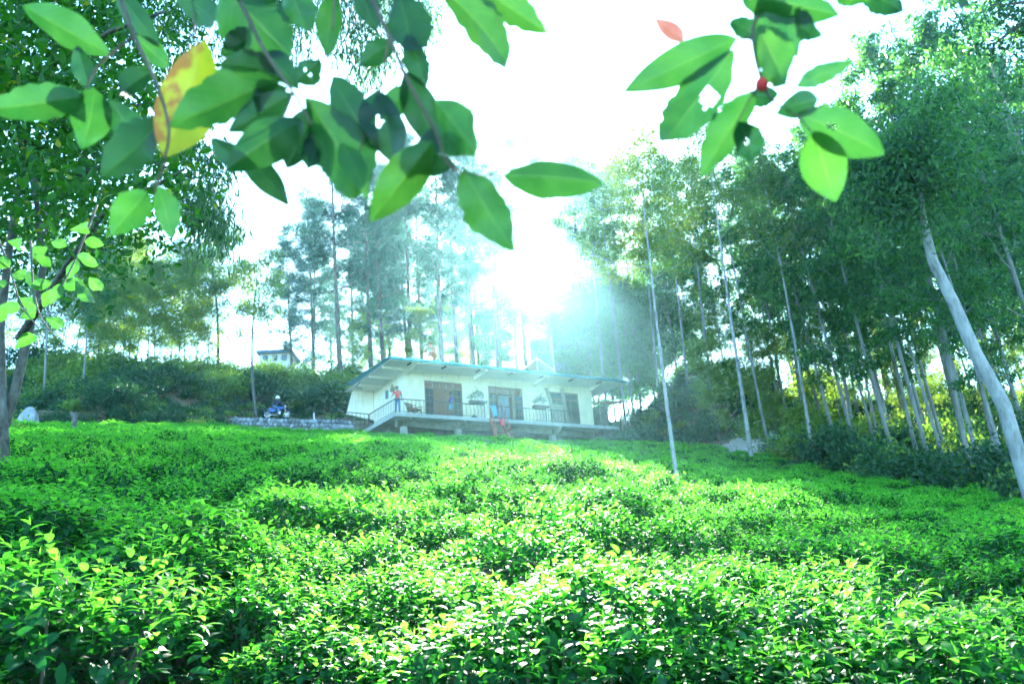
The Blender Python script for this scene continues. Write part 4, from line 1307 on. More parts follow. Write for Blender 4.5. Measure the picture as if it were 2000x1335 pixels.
core.add(V, [(0, 1, 2, 3), (n * 4 + 3, n * 4 + 2, n * 4 + 1, n * 4)] + [(k * 4 + i, k * 4 + 4 + i, k * 4 + 4 + (i + 1) % 4, k * 4 + (i + 1) % 4) for k in range(n) for i in range(4)])
core.build('wall_core', M['mortar'], wall)
r = random.Random(9)
for row in range(5):
    for k in range(n + 2):
        f = (k + (row % 2) * .5) / (n + 1.5)
        o = obj('stone', st_me[r.randrange(5)], wall)
        o.location = d * (L * f) + nrm * .14 + Vector((0, 0, np.interp(f, np.linspace(0, 1, n + 1), zt) - z0 + .20 + row * .27 + r.uniform(-.03, .03)))
        o.rotation_euler = (r.uniform(0, 6), r.uniform(0, 6), r.uniform(0, 6)); o.scale = (r.uniform(.13, .24), r.uniform(.13, .22), r.uniform(.12, .20))


def rock(px, Y, w_, h_, label, seed, m_='stone'):
    b = base_at(px, Y); r = random.Random(seed)
    bm = bmesh.new(); bmesh.ops.create_icosphere(bm, subdivisions=3, radius=1)
    pl = [(Vector((r.gauss(0, 1), r.gauss(0, 1), r.gauss(0, 1))).normalized(), r.uniform(.50, .85)) for _ in range(22)]
    for v in bm.verts:
        for nn, dd in pl:
            e = v.co.dot(nn) - dd
            if e > 0: v.co -= nn * e * .9
        v.co = Vector((v.co.x * w_ / 2, v.co.y * w_ / 2, v.co.z * h_ * .62 + h_ * .42))
    me = bpy.data.meshes.new('boulder'); bm.to_mesh(me); bm.free(); me.materials.append(M[m_])
    o = obj('boulder', me); o.location = b; tag(o, label, 'boulder')


rock(55, 38, 1.25, 1.7, 'blue grey boulder at the far left edge of the tea', 1)
rock(1511, 39.5, .95, 1.55, 'upright pale grey boulder beside the forest at the right', 2)
rock(1205, 49.5, 1.0, .55, 'flat grey boulder under the right end of the deck', 3)
rock(1494, 38.2, .45, .45, 'small grey rock at the foot of the upright boulder', 4)
rock(1475, 38.8, .6, .4, 'small low rock beside the pale slim trunk', 5)
rub = []
rr_ = random.Random(6)
for _ in range(520):
    px = rr_.uniform(1335, 1500); Y = rr_.uniform(40, 48); b = base_at(px, Y)
    if b.y > tea_edge(b.x): rub.append((b.x, b.y, b.z, rr_.uniform(.08, .38), rr_.uniform(0, 6.28), rr_.randrange(5)))
for _ in range(160):
    px = rr_.uniform(1560, 1790); Y = float(np.interp(px, (1560, 1790), (35, 27.5))) + rr_.uniform(-.1, 1.0); b = base_at(px, Y)
    rub.append((b.x, b.y, b.z, rr_.uniform(.04, .13), rr_.uniform(0, 6.28), rr_.randrange(5)))
rub_me = []
for me in st_me[:3]:
    c = me.copy(); c.materials.clear(); c.materials.append(M['gravel']); rub_me.append(c)
gn_scatter('rubble', [q[:5] + (q[5] % 3,) for q in rub], rub_me, 'pale broken stones scattered along the upper right edge of the tea', 'rubble')

b = base_at(140, 27)
t = thing('tree_stump', 'thin forked dead stump standing in the tea at the left', 'stump', b)
MB().tube([(0, 0, -.2), (0, 0, .9), (-.02, 0, 1.35)], [.10, .08, .07], 8).build('trunk', M['bark_dark'], t, True)
MB().tube([(0, 0, .95), (-.10, 0, 1.2), (-.16, 0, 1.42)], [.06, .05, .035], 7).build('fork', M['bark_dark'], t, True)
b = base_at(614, 52.6)
o = MB().tube([(0, 0, -.3), (-.02, 0, 1.0), (-.05, 0, 1.72)], [.055, .05, .04], 8).build('post', M['white'], None, True)
o.location = b; tag(o, 'thin white post standing on the path above the stone wall', 'post')
b = base_at(666, 51.5)
t = thing('flower_pot', 'pink flowering plant in a pot at the end of the stone wall', 'flower pot', b + Vector((0, 0, .30)))
MB().lathe([(.001, 0), (.18, 0), (.25, .38), (.22, .38), (.2, .32), (.001, .32)], 14).build('pot', M['concrete'], t, True)
C = np.array([(rr_.gauss(0, .32), rr_.gauss(0, .25), .6 + rr_.gauss(0, .12)) for _ in range(12)])
obj('foliage', leafmesh('foliage', [clump_leaves(C, 40, .25, TL_WID, (.07, .12), 0), (TL_WID, C.repeat(18, 0) + rng.normal(size=(216, 3)) * .12 + np.array([0, 0, .16]), rdir(216, .5), rdir(216, 1), rng.uniform(.07, .12, 216), 1)], [M['bush'], M['pink']]), t)

# open shed with corrugated roof right of the house
sb = base_at(1193, 57)
zt_ = at(1193, 789, 57).z - sb.z
shed = thing('shed', 'open shed with a rusty corrugated roof right of the house', 'shed', sb, R(6))
vs_, fs_ = [], []
for i in range(91):
    x = -1.45 + 2.9 * i / 90; dz = .03 * math.sin(i * 2 * math.pi / 6)
    for y, z in ((-1.1, zt_), (1.3, zt_ + .35)): vs_ += [(x, y, z + dz), (x, y, z + dz - .02)]
for i in range(90):
    a = i * 4; b = a + 4; fs_ += [(a, b, b + 2, a + 2), (a + 1, a + 3, b + 3, b + 1), (a, a + 1, b + 1, b), (a + 2, b + 2, b + 3, a + 3)]
MB().add(vs_, fs_).build('roof_sheet', M['concrete_dark'], shed)
for x, y in ((-.75, -1.0), (1.3, -1.0), (-1.3, 1.1), (1.3, 1.1)):
    MB().tube([(x, y, -.5), (x, y, zt_ - .05 + (.3 if y > 0 else 0))], .05, 7).build('post', M['wood_pale'], shed)
MB().bar((-1.4, -1.0, zt_ - .09), (1.4, -1.0, zt_ - .09), .06, .08).build('roof_beam', M['wood'], shed)
MB().box(-1.3, .3, 1.0, 1.05, .2, zt_ + .1).build('back_panel', M['concrete_dark'], shed)
lg = MB().tube([(-.55, 0, 0), (.55, 0, 0)], .085, 8).mesh('log', M['bark_pine'])
pile = thing('woodpile', 'stack of split logs under the open shed', 'woodpile', sb + Vector((.45, -.4, 0)), R(6))
for row in range(4):
    for k in range(4 - row // 2):
        o = obj('log', lg, pile); o.location = (rr_.uniform(-.06, .06), -.3 + k * .18 + (row % 2) * .09, .09 + row * .155)

# ------------------------------------------------------------------ buildings up the hill
b = at(1073, 700, 74); gzb = gz(b.x, b.y)
bh = thing('hill_house', 'blue grey house with a white edged sloping roof half hidden by pines', 'house', (b.x, b.y, gzb), R(-12))
zb = b.z - gzb
MB().box(-1.9, 2.2, 0, 5, -1, zb + 2.3).build('wall', M['bluewall'], bh)
rf = MB(); q = [(-2.2, zb + 5.0), (2.9, zb + 1.9), (2.9, zb + 2.15), (-2.2, zb + 5.25)]
rf.add([(x, -.5, z) for x, z in q] + [(x, 5.5, z) for x, z in q], [(0, 1, 2, 3), (7, 6, 5, 4), (0, 4, 5, 1), (1, 5, 6, 2), (2, 6, 7, 3), (3, 7, 4, 0)]).build('roof', M['slate'], bh)
rf = MB(); q = [(-2.2, zb + 4.2), (2.9, zb + 1.1), (2.9, zb + 1.88), (-2.2, zb + 4.98)]
rf.add([(x, -.62, z) for x, z in q] + [(x, -.5, z) for x, z in q], [(0, 1, 2, 3), (7, 6, 5, 4), (0, 4, 5, 1), (1, 5, 6, 2), (2, 6, 7, 3), (3, 7, 4, 0)]).build('bargeboard', M['white'], bh)
w_ = MB().box(-1.0, .2, -.04, .0, zb + .7, zb + 1.6).build('window', M['white'], bh); MB().box(-.9, .1, -.06, -.045, zb + .8, zb + 1.5).build('pane', M['glass'], w_)
b = at(1113, 690, 80); gzb = gz(b.x, b.y); zb = b.z - gzb
bh = thing('hill_house', 'white upper storey house with dark windows right of the blue grey one', 'house', (b.x, b.y, gzb), R(-8))
MB().box(-1.4, 1.4, 0, 5, -1, zb + 4.2).build('wall', M['white'], bh)
for x0, x1, z0_, z1_ in ((-.6, -.1, 2.6, 3.6), (.2, .9, 2.6, 3.6), (-1.2, .7, .3, 1.6)):
    w_ = MB().box(x0, x1, -.05, -.003, zb + z0_, zb + z1_).build('window', M['wood'], bh); MB().box(x0 + .07, x1 - .07, -.07, -.053, zb + z0_ + .07, zb + z1_ - .07).build('pane', M['glass'], w_)
MB().box(-1.7, 1.7, -.9, -.003, zb + 1.9, zb + 2.1).build('balcony', M['white'], bh)
MB().box(-1.8, 1.8, -.7, 5.4, zb + 4.21, zb + 4.45).build('roof', M['slate'], bh)
b = at(1048, 722, 63); gzb = gz(b.x, b.y); zb = b.z - gzb
bh = thing('tiled_outbuilding', 'small outbuilding with a pale tiled gable roof behind the teal roof', 'outbuilding', (b.x, b.y, gzb), R(14))
MB().box(-1.0, 1.0, .15, 3, -1, zb - .1).build('wall', M['white'], bh)
for s in (-1, 1):
    rf = MB(); q = [(0, zb + .95), (s * 1.35, zb - .12), (s * 1.35, zb + .0), (0, zb + 1.07)]
    rf.add([(x, -.3, z) for x, z in q] + [(x, 3.3, z) for x, z in q], [(0, 1, 2, 3), (7, 6, 5, 4), (0, 4, 5, 1), (1, 5, 6, 2), (2, 6, 7, 3), (3, 7, 4, 0)]).build('roof', M['tile'], bh)
    rf = MB(); rf.bar((0, -.36, zb + .93), (s * 1.38, -.36, zb - .16), .06, .12); rf.build('bargeboard', M['white'], bh)
MB().bar((0, -.34, zb - .3), (0, -.34, zb + .8), .07).build('king_post', M['white'], bh)
b = base_at(1092, 62); zt_ = at(1091, 655, 62).z - b.z
o = MB().tube([(0, 0, -.3), (0, 0, zt_)], .05, 8).build('pole', M['white'], None, True); o.location = b; tag(o, 'thin white pole rising behind the house roof', 'pole')
b = at(537, 690, 88); gzb = gz(b.x, b.y); zb = b.z - gzb
bh = thing('far_building', 'long low pale building far off beyond the left bank', 'building', (b.x, b.y, gzb), R(4))
MB().box(-1.8, 1.8, 0, 4, -1, zb - .02).build('wall', M['white'], bh)
MB().box(-2.1, 2.1, -.5, 4.4, zb, zb + .35).build('roof', M['slate'], bh)
for x in (-1.1, 0, 1.1):
    w_ = MB().box(x - .3, x + .3, -.04, -.003, zb - .9, zb - .2).build('window', M['wood'], bh); MB().box(x - .24, x + .24, -.055, -.043, zb - .84, zb - .26).build('pane', M['glass'], w_)
random.seed(8)
for px, py, Y, lab in ((840, 690, 66, 'small orange leaved tree showing over the left part of the teal roof'), (912, 690, 72, 'faint reddish shrub showing over the middle of the teal roof')):
    b = base_at(px, Y); h = at(px, py, Y).z - b.z
    t = thing('orange_tree', lab, 'tree', b)
    MB().tube([(0, 0, -.3), (.05, 0, h * .5), (0, 0, h)], [.07, .05, .02], 7).build('trunk', M['twig'], t, True)
    C = np.array([(random.gauss(0, .35), random.gauss(0, .35), h + random.gauss(0, .25)) for _ in range(10)])
    obj('crown', leafmesh('crown', [clump_leaves(C, 45, .35, TL_WID, (.12, .2), 0)], [M['orange']]), t)

# ------------------------------------------------------------------ overhanging branches close to the camera
def bladeleaf_mat(name, c0, c1, rib, tv, blot=None):
    m, t, b = mat(name, Roughness=.42)
    uvn = t.nodes.new('ShaderNodeUVMap'); sp = t.nodes.new('ShaderNodeSeparateXYZ'); t.links.new(uvn.outputs[0], sp.inputs[0])
    def mth(op, a, b_=None, c=None):
        n = t.nodes.new('ShaderNodeMath'); n.operation = op
        for i, q in enumerate((a, b_, c)):
            if q is None: continue
            if isinstance(q, (int, float)): n.inputs[i].default_value = q
            else: t.links.new(q, n.inputs[i])
        return n.outputs[0]
    u_, v_ = sp.outputs[0], sp.outputs[1]
    au = mth('ABSOLUTE', u_)
    side = mth('FRACT', mth('MULTIPLY', mth('SUBTRACT', v_, mth('MULTIPLY', au, .28)), 9.0))
    vein = mth('LESS_THAN', mth('ABSOLUTE', mth('SUBTRACT', side, .5)), .06)
    ribm = mth('LESS_THAN', au, .045)
    ve = mth('MAXIMUM', mth('MULTIPLY', vein, .35), ribm)
    n = t.nodes.new('ShaderNodeTexNoise'); n.inputs['Scale'].default_value = 22; n.inputs['Detail'].default_value = 4
    tc = t.nodes.new('ShaderNodeTexCoord'); t.links.new(tc.outputs['Object'], n.inputs['Vector'])
    r = t.nodes.new('ShaderNodeValToRGB'); r.color_ramp.elements[0].position = .35; r.color_ramp.elements[1].position = .65
    r.color_ramp.elements[0].color = (*c0, 1); r.color_ramp.elements[1].color = (*c1, 1); t.links.new(n.outputs['Fac'], r.inputs[0])
    col = r.outputs[0]
    if blot:
        n2 = t.nodes.new('ShaderNodeTexNoise'); n2.inputs['Scale'].default_value = 34; n2.inputs['Detail'].default_value = 5; t.links.new(tc.outputs['Object'], n2.inputs['Vector'])
        f = mth('SMOOTH_MAX', 0.0, mth('MULTIPLY', mth('SUBTRACT', mth('ADD', n2.outputs['Fac'], mth('MULTIPLY', u_, -.22)), .52), 6.0)); 
        cl = mth('MINIMUM', f, .85)
        mxb = t.nodes.new('ShaderNodeMix'); mxb.data_type = 'RGBA'; t.links.new(cl, mxb.inputs[0]); t.links.new(col, mxb.inputs[6]); mxb.inputs[7].default_value = (*blot, 1); col = mxb.outputs[2]
    mx = t.nodes.new('ShaderNodeMix'); mx.data_type = 'RGBA'; t.links.new(mth('MULTIPLY', ve, .35), mx.inputs[0]); t.links.new(col, mx.inputs[6]); mx.inputs[7].default_value = (*rib, 1)
    col = mx.outputs[2]
    t.links.new(col, b.inputs['Base Color'])
    hs = t.nodes.new('ShaderNodeHueSaturation'); hs.inputs['Value'].default_value = tv; t.links.new(col, hs.inputs['Color'])
    tr = t.nodes.new('ShaderNodeBsdfTranslucent'); t.links.new(hs.outputs[0], tr.inputs[0])
    ms = t.nodes.new('ShaderNodeMixShader'); ms.inputs[0].default_value = .5
    t.links.new(b.outputs[0], ms.inputs[1]); t.links.new(tr.outputs[0], ms.inputs[2]); t.links.new(ms.outputs[0], t.nodes['Material Output'].inputs[0])
    return m


BL = {'g': bladeleaf_mat('branch_leaf_green', (.012, .080, .013), (.024, .110, .015), (.06, .15, .03), 1.75),
      'd': bladeleaf_mat('branch_leaf_dark', (.006, .042, .012), (.010, .060, .014), (.03, .09, .02), 1.7),  # darker copy of the green leaf; partly backlit shade put into the colour
      'b': bladeleaf_mat('branch_leaf_bright', (.026, .125, .014), (.045, .16, .018), (.10, .22, .04), 1.75),  # brighter copy, also for the sunlit sprig; partly sunlight in the colour
      'y': bladeleaf_mat('branch_leaf_yellow', (.13, .22, .010), (.20, .26, .012), (.16, .15, .02), 1.2, (.13, .055, .018)),
      'r': bladeleaf_mat('branch_leaf_reddish', (.24, .085, .065), (.30, .12, .09), (.20, .08, .06), 1.2)}


def big_leaf(base, tip, wpx, Y, c, parent, org, seed, holes=0, dY=0.0, tilt=None, broad=.5):
    """one broad leaf as a curved grid blade; base and tip are photograph points at depth Y and Y + dY"""
    r = random.Random(seed)
    B, T = at(*base, Y), at(*tip, Y + dY)
    L = (T - B).length; y = (T - B) / L
    view = (B + T).normalized()
    x = y.cross(view).normalized(); z = x.cross(y)
    tl_ = r.uniform(-.45, .45) if tilt is None else tilt
    x2 = x * math.cos(tl_) + z * math.sin(tl_); z2 = x2.cross(y)
    W = 1.04 * wpx * Y / FPX / math.cos(tl_)
    curl = r.uniform(-.16, .20) * L; fold = r.uniform(.06, .26) * W; wav = r.uniform(.02, .06) * W; rag = r.random() < .55; rs = r.uniform(0, 6); ph = r.uniform(0, 6)
    nt_, ns = 30, 20
    hl = [(r.uniform(-.45, .45), r.uniform(.25, .75), r.uniform(.035, .07)) for _ in range(holes)]
    tw_ = r.uniform(-.5, .5); V, UV = [], []
    for i in range(nt_ + 1):
        t = i / nt_
        k = max(.012, math.sin(math.pi * min(1, t ** (.62 + broad * .5))) ** .82 if 0 < t < 1 else .012)
        for j in range(ns + 1):
            s = j / ns * 2 - 1
            e = 1 - (.10 * max(0, math.sin(t * 23 + rs + 2 * (s > 0))) ** 3 + .05 * math.sin(t * 41 + rs)) * abs(s) ** 2 * rag
            p = B + y * (t * L) + (x2 * math.cos(tw_ * t) + z2 * math.sin(tw_ * t)) * (s * W / 2 * k * e) + z2 * (curl * 4 * t * (1 - t) + fold * abs(s) * k + wav * math.sin(t * 15 + ph + s) * abs(s))
            V.append(p - org); UV.append((s, t))
    F = []
    for i in range(nt_):
        for j in range(ns):
            ct, cs = (i + .5) / nt_, (j + .5) / ns * 2 - 1
            if any(((cs - a) * W / 2) ** 2 + ((ct - b) * L) ** 2 < (h * L * (1 + .35 * math.sin(3 * math.atan2(ct - b, cs - a) + a * 9))) ** 2 for a, b, h in hl): continue
            F.append((i * (ns + 1) + j, i * (ns + 1) + j + 1, (i + 1) * (ns + 1) + j + 1, (i + 1) * (ns + 1) + j))
    o = obj('leaf', np_mesh('leaf', np.array([tuple(v) for v in V]), np.array(F), [BL[c]], None, None, UV), parent)
    return o


def stem(pts, r0, r1, parent, org, name='stem', m='twig'):
    P_ = [at(*p) - org for p in pts]
    # smooth the polyline
    Q = []
    for i in range(len(P_) - 1):
        a, b = P_[i], P_[i + 1]; pa = P_[max(0, i - 1)]; pb = P_[min(len(P_) - 1, i + 2)]
        for k in range(5):
            t = k / 5
            Q.append(.5 * ((2 * a) + (b - pa) * t + (2 * pa - 5 * a + 4 * b - pb) * t * t + (3 * a - pa - 3 * b + pb) * t ** 3))
    Q.append(P_[-1])
    r0 *= .72; r1 *= .72
    return MB().tube(Q, [r0 + (r1 - r0) * i / (len(Q) - 1) for i in range(len(Q))], 7).build(name, M[m], parent, True)


org = at(560, -40, .9)
ob = thing('overhanging_branch', 'large leafy branch hanging into the top left close to the camera', 'branch', org)
for pts, a, b in (([(215, -60, .95), (262, 70, .92), (300, 150, .9), (330, 260, .88), (300, 380, .9)], .0050, .002), ([(440, -60, .88), (478, 20, .86), (520, 105, .84), (572, 180, .82), (610, 245, .82)], .0050, .002),
                  ([(700, -60, .84), (755, 60, .82), (800, 165, .80), (850, 255, .8), (885, 330, .8), (985, 345, .8)], .0048, .0016), ([(385, -50, .98), (378, 80, .95)], .003, .002),
                  ([(572, 180, .82), (540, 250, .82), (470, 300, .83)], .0025, .0014), ([(262, 70, .92), (190, 130, .93), (165, 185, .93)], .003, .0015), ([(655, -40, .86), (650, 60, .85)], .0035, .0015),
                  ([(840, -60, .80), (870, -10, .80)], .004, .002), ([(760, 70, .82), (740, 180, .82), (700, 300, .82)], .0025, .0012)):
    stem(pts, a, b, ob, org)
LEAVES = [((45, 12), (215, 108), 82, .95, 'g'), ((168, 188), (-35, 215), 80, .93, 'g'), ((185, 172), (160, 292), 84, .92, 'g'), ((548, 152), (328, 248), 100, .84, 'g'),
          ((545, 148), (425, 128), 62, .86, 'd'), ((430, -25), (570, 112), 150, .86, 'g'), ((655, -25), (640, 115), 62, .85, 'g'), ((775, -25), (805, 100), 105, .82, 'd'),
          ((850, -35), (990, 132), 96, .80, 'b'), ((915, -40), (1070, 66), 78, .80, 'b'), ((800, 70), (832, 172), 56, .82, 'd'), ((580, 160), (625, 118), 60, .84, 'd'),
          ((572, 182), (445, 258), 66, .84, 'd'), ((596, 190), (690, 388), 118, .81, 'g'), ((590, 235), (440, 335), 92, .83, 'g'), ((470, 295), (565, 402), 62, .84, 'd'),
          ((412, 270), (480, 318), 52, .86, 'd'), ((648, 150), (745, 298), 82, .83, 'd'), ((668, 280), (718, 390), 52, .82, 'b'), ((735, 175), (770, 325), 110, .82, 'd'),
          ((845, 275), (722, 434), 96, .79, 'b'), ((848, 195), (928, 303), 84, .79, 'g'), ((790, 140), (860, 300), 84, .81, 'd'), ((800, 318), (890, 322), 52, .80, 'd'),
          ((905, 328), (1003, 488), 92, .79, 'g'), ((984, 343), (1182, 360), 82, .79, 'g'), ((288, 374), (215, 460), 78, .92, 'g'), ((306, 362), (335, 466), 56, .91, 'g'),
          ((312, 235), (195, 348), 88, .93, 'd'), ((215, 195), (275, 275), 66, .95, 'd'), ((225, -20), (312, 92), 54, .97, 'd'), ((330, -25), (420, 45), 70, .96, 'd'),
          ((560, -30), (600, 60), 80, .9, 'g'), ((150, 90), (175, 175), 50, .98, 'd'), ((700, -30), (735, 60), 60, .88, 'd'), ((620, 205), (560, 330), 76, .84, 'd'), ((640, 250), (600, 330), 60, .86, 'd'), ((610, 240), (655, 350), 70, .85, 'g'), ((800, 165), (740, 235), 60, .84, 'g'), ((845, 250), (795, 345), 62, .83, 'd'), ((500, 60), (430, 110), 62, .88, 'd'), ((520, 100), (585, 175), 60, .87, 'd'), ((770, 80), (700, 130), 56, .86, 'd'), ((560, 170), (500, 215), 60, .87, 'd'), ((855, 265), (905, 300), 48, .81, 'd'), ((300, 140), (235, 185), 58, .96, 'd'), ((165, 185), (215, 250), 52, .97, 'd'), ((480, 10), (545, -20), 70, .89, 'd'), ((262, 70), (330, 130), 52, .97, 'g')]
for i, (a, b, w_, Y, c) in enumerate(LEAVES):
    o = big_leaf(a, b, w_, Y, c, ob, org, 100 + i, {11: 2, 19: 1}.get(i, 0), random.Random(i).uniform(-.05, .05))
o = big_leaf((398, 78), (320, 308), 128, .90, 'y', ob, org, 77, 1, .0, -.2); o['label'] = 'yellowing leaf with brown rot along one side'

org2 = at(1500, -60, .85)
ob2 = thing('overhanging_branch', 'leafy twig with a red bud hanging into the top right of the view', 'branch', org2)
for pts, a, b in (([(1530, -70, .86), (1490, 10, .85), (1470, 70, .84), (1490, 165, .83), (1520, 205, .82), (1560, 228, .82)], .004, .0016), ([(1470, 70, .84), (1436, 82, .83)], .002, .0012), ([(1490, 165, .83), (1470, 185, .83), (1440, 240, .83)], .0018, .001),
                  ([(1560, 228, .82), (1590, 262, .82)], .0016, .001), ([(1500, 160, .83), (1560, 166, .83)], .0015, .001), ([(1700, -60, .9), (1695, -5, .9)], .003, .0015)):
    stem(pts, a, b, ob2, org2)
RL = [((1438, 74), (1216, 180), 88, .83, 'g', 0), ((1434, 95), (1294, 278), 112, .82, 'g', 1), ((1475, 178), (1370, 345), 82, .83, 'g', 0), ((1440, 238), (1468, 318), 60, .83, 'd', 1), ((1520, 185), (1445, 190), 44, .84, 'd', 0),
      ((1480, 50), (1532, 168), 92, .82, 'b', 0), ((1556, 167), (1668, 118), 46, .83, 'g', 0), ((1440, -15), (1640, 30), 96, .84, 'g', 0), ((1425, 42), (1480, 78), 46, .84, 'd', 0), ((1540, 30), (1605, 72), 60, .84, 'd', 0),
      ((1598, 190), (1514, 222), 58, .83, 'd', 0), ((1558, 222), (1728, 302), 92, .82, 'g', 1), ((1592, 256), (1632, 394), 96, .81, 'b', 0), ((1680, -25), (1765, 22), 66, .9, 'd', 0), ((1620, -30), (1700, 0), 60, .88, 'g', 0), ((1475, 0), (1560, 110), 84, .84, 'g', 0), ((1866, -20), (1874, 16), 20, .9, 'd', 0)]
for i, (a, b, w_, Y, c, h) in enumerate(RL):
    big_leaf(a, b, w_, Y, c, ob2, org2, 300 + i, h, random.Random(i + 50).uniform(-.04, .04))
o = big_leaf((1336, 80), (1277, 36), 38, .83, 'r', ob2, org2, 5, 0, 0, .1); o['label'] = 'small reddish young leaf'
p = at(1488, 166, .825) - org2
o = MB().lathe([(.0005, -.009), (.006, -.006), (.0085, 0), (.006, .007), (.0005, .011)], 10, p).build('bud', M['red'], ob2, True)

# sunlit sprig at the left edge
org3 = at(60, 600, 2.6)
ob3 = thing('leafy_sprig', 'bright sunlit twig with yellow green leaves at the left edge', 'branch', org3)
tw = [[(-40, 380, 2.7), (10, 500, 2.65), (40, 590, 2.6), (75, 640, 2.55)], [(60, 470, 2.7), (65, 560, 2.6), (80, 620, 2.55), (110, 660, 2.5)], [(190, 400, 2.8), (150, 500, 2.7), (120, 560, 2.65), (95, 610, 2.6)]]
for k, pts in enumerate(tw): stem(pts, .006, .0025, ob3, org3)
r = random.Random(21)
SPR = [((70, 655), (22, 686), 30), ((75, 600), (30, 580), 34), ((60, 560), (110, 548), 30), ((40, 600), (-10, 600), 32), ((20, 520), (-15, 500), 34), ((10, 560), (-15, 540), 34), ((55, 530), (80, 570), 34), ((90, 620), (130, 640), 30), ((85, 600), (100, 560), 26),
       ((40, 480), (10, 470), 32), ((120, 560), (170, 545), 34), ((120, 555), (95, 600), 34), ((150, 500), (200, 520), 32), ((150, 505), (130, 560), 30), ((165, 470), (210, 480), 30), ((170, 440), (130, 450), 30), ((175, 540), (205, 570), 30), ((40, 620), (75, 600), 28), ((150, 540), (190, 600), 32),
       ((60, 500), (100, 480), 30), ((100, 520), (60, 490), 28), ((5, 600), (-25, 640), 34), ((80, 575), (115, 590), 26), ((25, 545), (55, 520), 26), ((130, 480), (95, 470), 28)]
for i, (a, b, w_) in enumerate(SPR):
    b = (a[0] + (b[0] - a[0]) * .85, a[1] + (b[1] - a[1]) * .85); w_ *= .82
    big_leaf(a, b, w_, 2.6 + r.uniform(-.15, .2), 'b', ob3, org3, 500 + i, 0, r.uniform(-.06, .06))

# ------------------------------------------------------------------ shade tree at the left
random.seed(12)
def cloud(poly, n, Y0, Y1):
    """points inside a photograph polygon, spread in depth"""
    out = []
    xs = [p[0] for p in poly]; ys = [p[1] for p in poly]
    while len(out) < n:
        px, py = random.uniform(min(xs), max(xs)), random.uniform(min(ys), max(ys))
        c = False; j = len(poly) - 1
        for i in range(len(poly)):
            if (poly[i][1] > py) != (poly[j][1] > py) and px < (poly[j][0] - poly[i][0]) * (py - poly[i][1]) / (poly[j][1] - poly[i][1]) + poly[i][0]: c = not c
            j = i
        if c: out.append(at(px, py, random.uniform(Y0, Y1)))
    return out


b = base_at(4, 8.5)
tr_ = thing('shade_tree', 'dark leafy tree with lichened twin trunks at the left edge', 'tree', b)
mb = MB()
for pts, r0 in (([(8, 905, 8.5), (2, 780, 8.5), (0, 640, 8.5), (20, 470, 8.3), (38, 360, 8.0), (60, 200, 7.6), (140, 40, 7.2)], .066), ([(-15, 905, 8.7), (30, 760, 8.6), (58, 640, 8.5), (85, 520, 8.4), (70, 380, 8.2), (20, 200, 8), (-60, 0, 7.6)], .062),
                ([(38, 660, 8.5), (70, 610, 8.2), (130, 520, 7.6), (200, 420, 7.0), (290, 370, 6.6), (360, 330, 6.4)], .05), ([(0, 290, 7.8), (60, 340, 7.2), (90, 400, 6.8), (90, 460, 6.4)], .04), ([(20, 200, 7.5), (110, 120, 7.0), (220, 60, 6.6), (330, 20, 6.4)], .05),
                ([(70, 380, 8.2), (160, 340, 7.6), (260, 300, 7.0), (380, 350, 6.6)], .04), ([(60, 200, 7.6), (180, 220, 7.0), (300, 200, 6.5)], .04)):
    P_ = [at(*p) - b for p in pts]
    mb.tube(P_, [r0 * (1 - .8 * i / (len(P_) - 1)) for i in range(len(P_))], 8)
mb.build('trunk', M['bark_dark'], tr_, True)
def todim(L_): return np.array([tuple(p - b) for p in L_])
Cn = todim(cloud([(-260, -120), (330, -120), (300, 60), (360, 230), (400, 350), (360, 390), (280, 430), (160, 470), (60, 450), (-260, 560)], 260, 5.6, 8.0)
          + cloud([(-260, -120), (250, -120), (230, 60), (250, 230), (200, 330), (-260, 330)], 330, 6.5, 8.5))
Cf = todim(cloud([(-300, -160), (390, -160), (350, 120), (330, 260), (370, 370), (300, 440), (220, 520), (100, 560), (-300, 600)], 360, 9.0, 14.0))
obj('crown', leafmesh('crown', [clump_leaves(Cn, 20, .34, TL_SHADE, (.08, .14), 0, .5), clump_leaves(Cf, 44, .75, TL_WID, (.10, .17), 0, .4)], [M['shade']]), tr_)

# fine drooping foliage behind the branch
b = base_at(-60, 13)
wt = thing('weeping_tree', 'tall tree with fine drooping foliage behind the top left branch', 'tree', b)
mb = MB()
for pts, r0 in (([(-60, 830, 13), (-40, 500, 13), (0, 200, 13), (80, -150, 13), (250, -420, 13)], .2), ([(80, -150, 13), (330, -180, 13), (560, -120, 12.6), (760, -40, 12.3), (850, 60, 12)], .06), ([(0, 200, 13), (180, 190, 12.8), (330, 250, 12.6), (410, 320, 12.5)], .05),
                ([(330, -180, 13), (480, -60, 12.8), (600, 30, 12.6)], .03), ([(560, -120, 12.6), (680, 10, 12.4), (720, 90, 12.3)], .03)):
    P_ = [at(*p) - b for p in pts]
    mb.tube(P_, [r0 * (1 - .8 * i / (len(P_) - 1)) for i in range(len(P_))], 7)
mb.build('trunk', M['bark_euc'], wt, True)
Cw = todim(cloud([(200, -150), (860, -150), (850, 40), (760, 110), (740, 180), (690, 120), (560, 80), (470, 110), (380, 70), (330, 150), (230, 60)], 130, 11.8, 13.5)
           + cloud([(335, 250), (400, 270), (440, 330), (430, 480), (380, 490), (360, 400)], 22, 12.2, 13.2))
obj('crown', leafmesh('crown', [clump_leaves(Cw, 90, .42, TL_WIL, (.16, .30), 0, 2.6, 1.2)], [M['euc']]), wt)

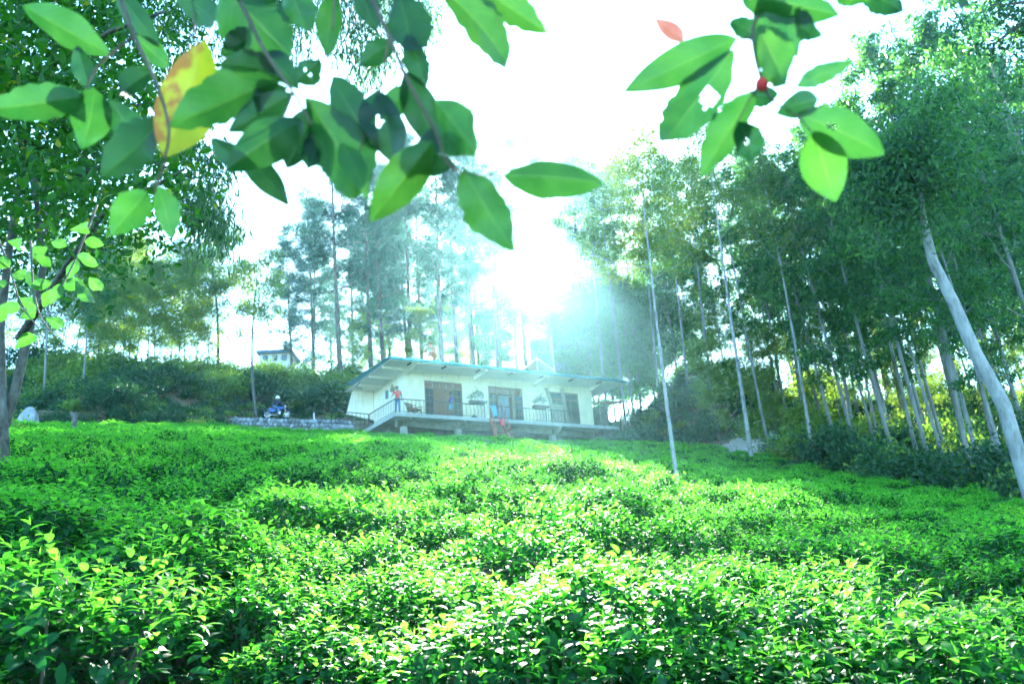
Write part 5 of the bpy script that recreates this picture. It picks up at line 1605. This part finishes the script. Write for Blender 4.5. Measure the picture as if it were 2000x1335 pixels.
# leaves reaching in at the top right corner
b = at(2080, -40, 11)
tc_ = thing('overhanging_branch', 'dark leafy bough reaching in at the top right corner', 'branch', b)
mb = MB()
for pts in ([(2140, -60, 11), (2040, 0, 11), (1990, 50, 11), (1970, 105, 11)], [(2040, 0, 11), (1960, 10, 11), (1925, 8, 11)], [(1990, 50, 11), (1950, 80, 11), (1932, 100, 11)]):
    P_ = [at(*p) - b for p in pts]; mb.tube(P_, [.03 * (1 - .8 * i / (len(P_) - 1)) for i in range(len(P_))], 6)
mb.build('stem', M['twig'], tc_, True)
Cc = todim(cloud([(1910, -20), (2060, -40), (2060, 120), (1985, 110), (1975, 40), (1915, 20)], 34, 10.7, 11.4) + cloud([(1925, 75), (1960, 72), (1950, 100), (1930, 108)], 4, 10.9, 11.1))
obj('leaves', leafmesh('leaves', [clump_leaves(Cc, 34, .22, TL_WID, (.06, .11), 0, .3)], [M['bush']]), tc_)

# ------------------------------------------------------------------ haze
hz = MB().box(-420, 420, -70, 720, -18, 75)
hm = bpy.data.materials.new('haze_air'); hm.use_nodes = True
ht = hm.node_tree; ht.nodes.remove(ht.nodes['Principled BSDF'])
pv = ht.nodes.new('ShaderNodeVolumePrincipled')
pv.inputs['Color'].default_value = (.38, .86, 1.0, 1)
pv.inputs['Density'].default_value = .00045
pv.inputs['Anisotropy'].default_value = .82
ht.links.new(pv.outputs[0], ht.nodes['Material Output'].inputs['Volume'])
hm.cycles.homogeneous_volume = True
ho = hz.build('haze', hm); tag(ho, None, None, None, 'stuff')

# ------------------------------------------------------------------ labels for neighbours that differ only by place
ORD = ('first second third fourth fifth sixth seventh eighth ninth tenth eleventh twelfth thirteenth fourteenth fifteenth sixteenth seventeenth eighteenth nineteenth twentieth '
       'twenty-first twenty-second twenty-third twenty-fourth twenty-fifth twenty-sixth twenty-seventh twenty-eighth twenty-ninth thirtieth').split()


def relabel(group, text):
    """text holds {o}: its place counted from the left edge of the view"""
    g = [o for o in S.objects if o.get('group') == group and o.parent is None]
    g.sort(key=lambda o: o.location.dot(cR) / o.location.dot(cF))
    for o, w_ in zip(g, ORD): o['label'] = text.format(o=w_)


relabel('tea bushes nearest the camera', '{o} tea bush from the left in the row nearest the camera')
relabel('tea bushes in the front rows of the field', '{o} tea bush from the left in the rows just behind the nearest one')
relabel('eucalyptus trees at the forest edge', '{o} grey eucalyptus trunk from the left along the front of the forest')
relabel('full crowned pines behind the house', '{o} pine from the left added for shade in the stand behind the house')
relabel('airy trees right of the sun glow', '{o} pale airy tree from the left, right of the sun glow')
relabel('leafy trees close behind the house roof', '{o} medium leafy tree from the left close behind the house roof')
relabel('bushy trees behind the right end of the house', '{o} bushy dark tree from the left behind the right end of the house')
relabel('saplings on the left bank', '{o} thin sapling from the left on the bank left of the motorbike')
relabel('far pines behind the house', '{o} thin far pine from the left behind the nearer pines')
relabel('shrubs along the forest margin', '{o} bushy shrub from the left along the forest margin beside the tea')
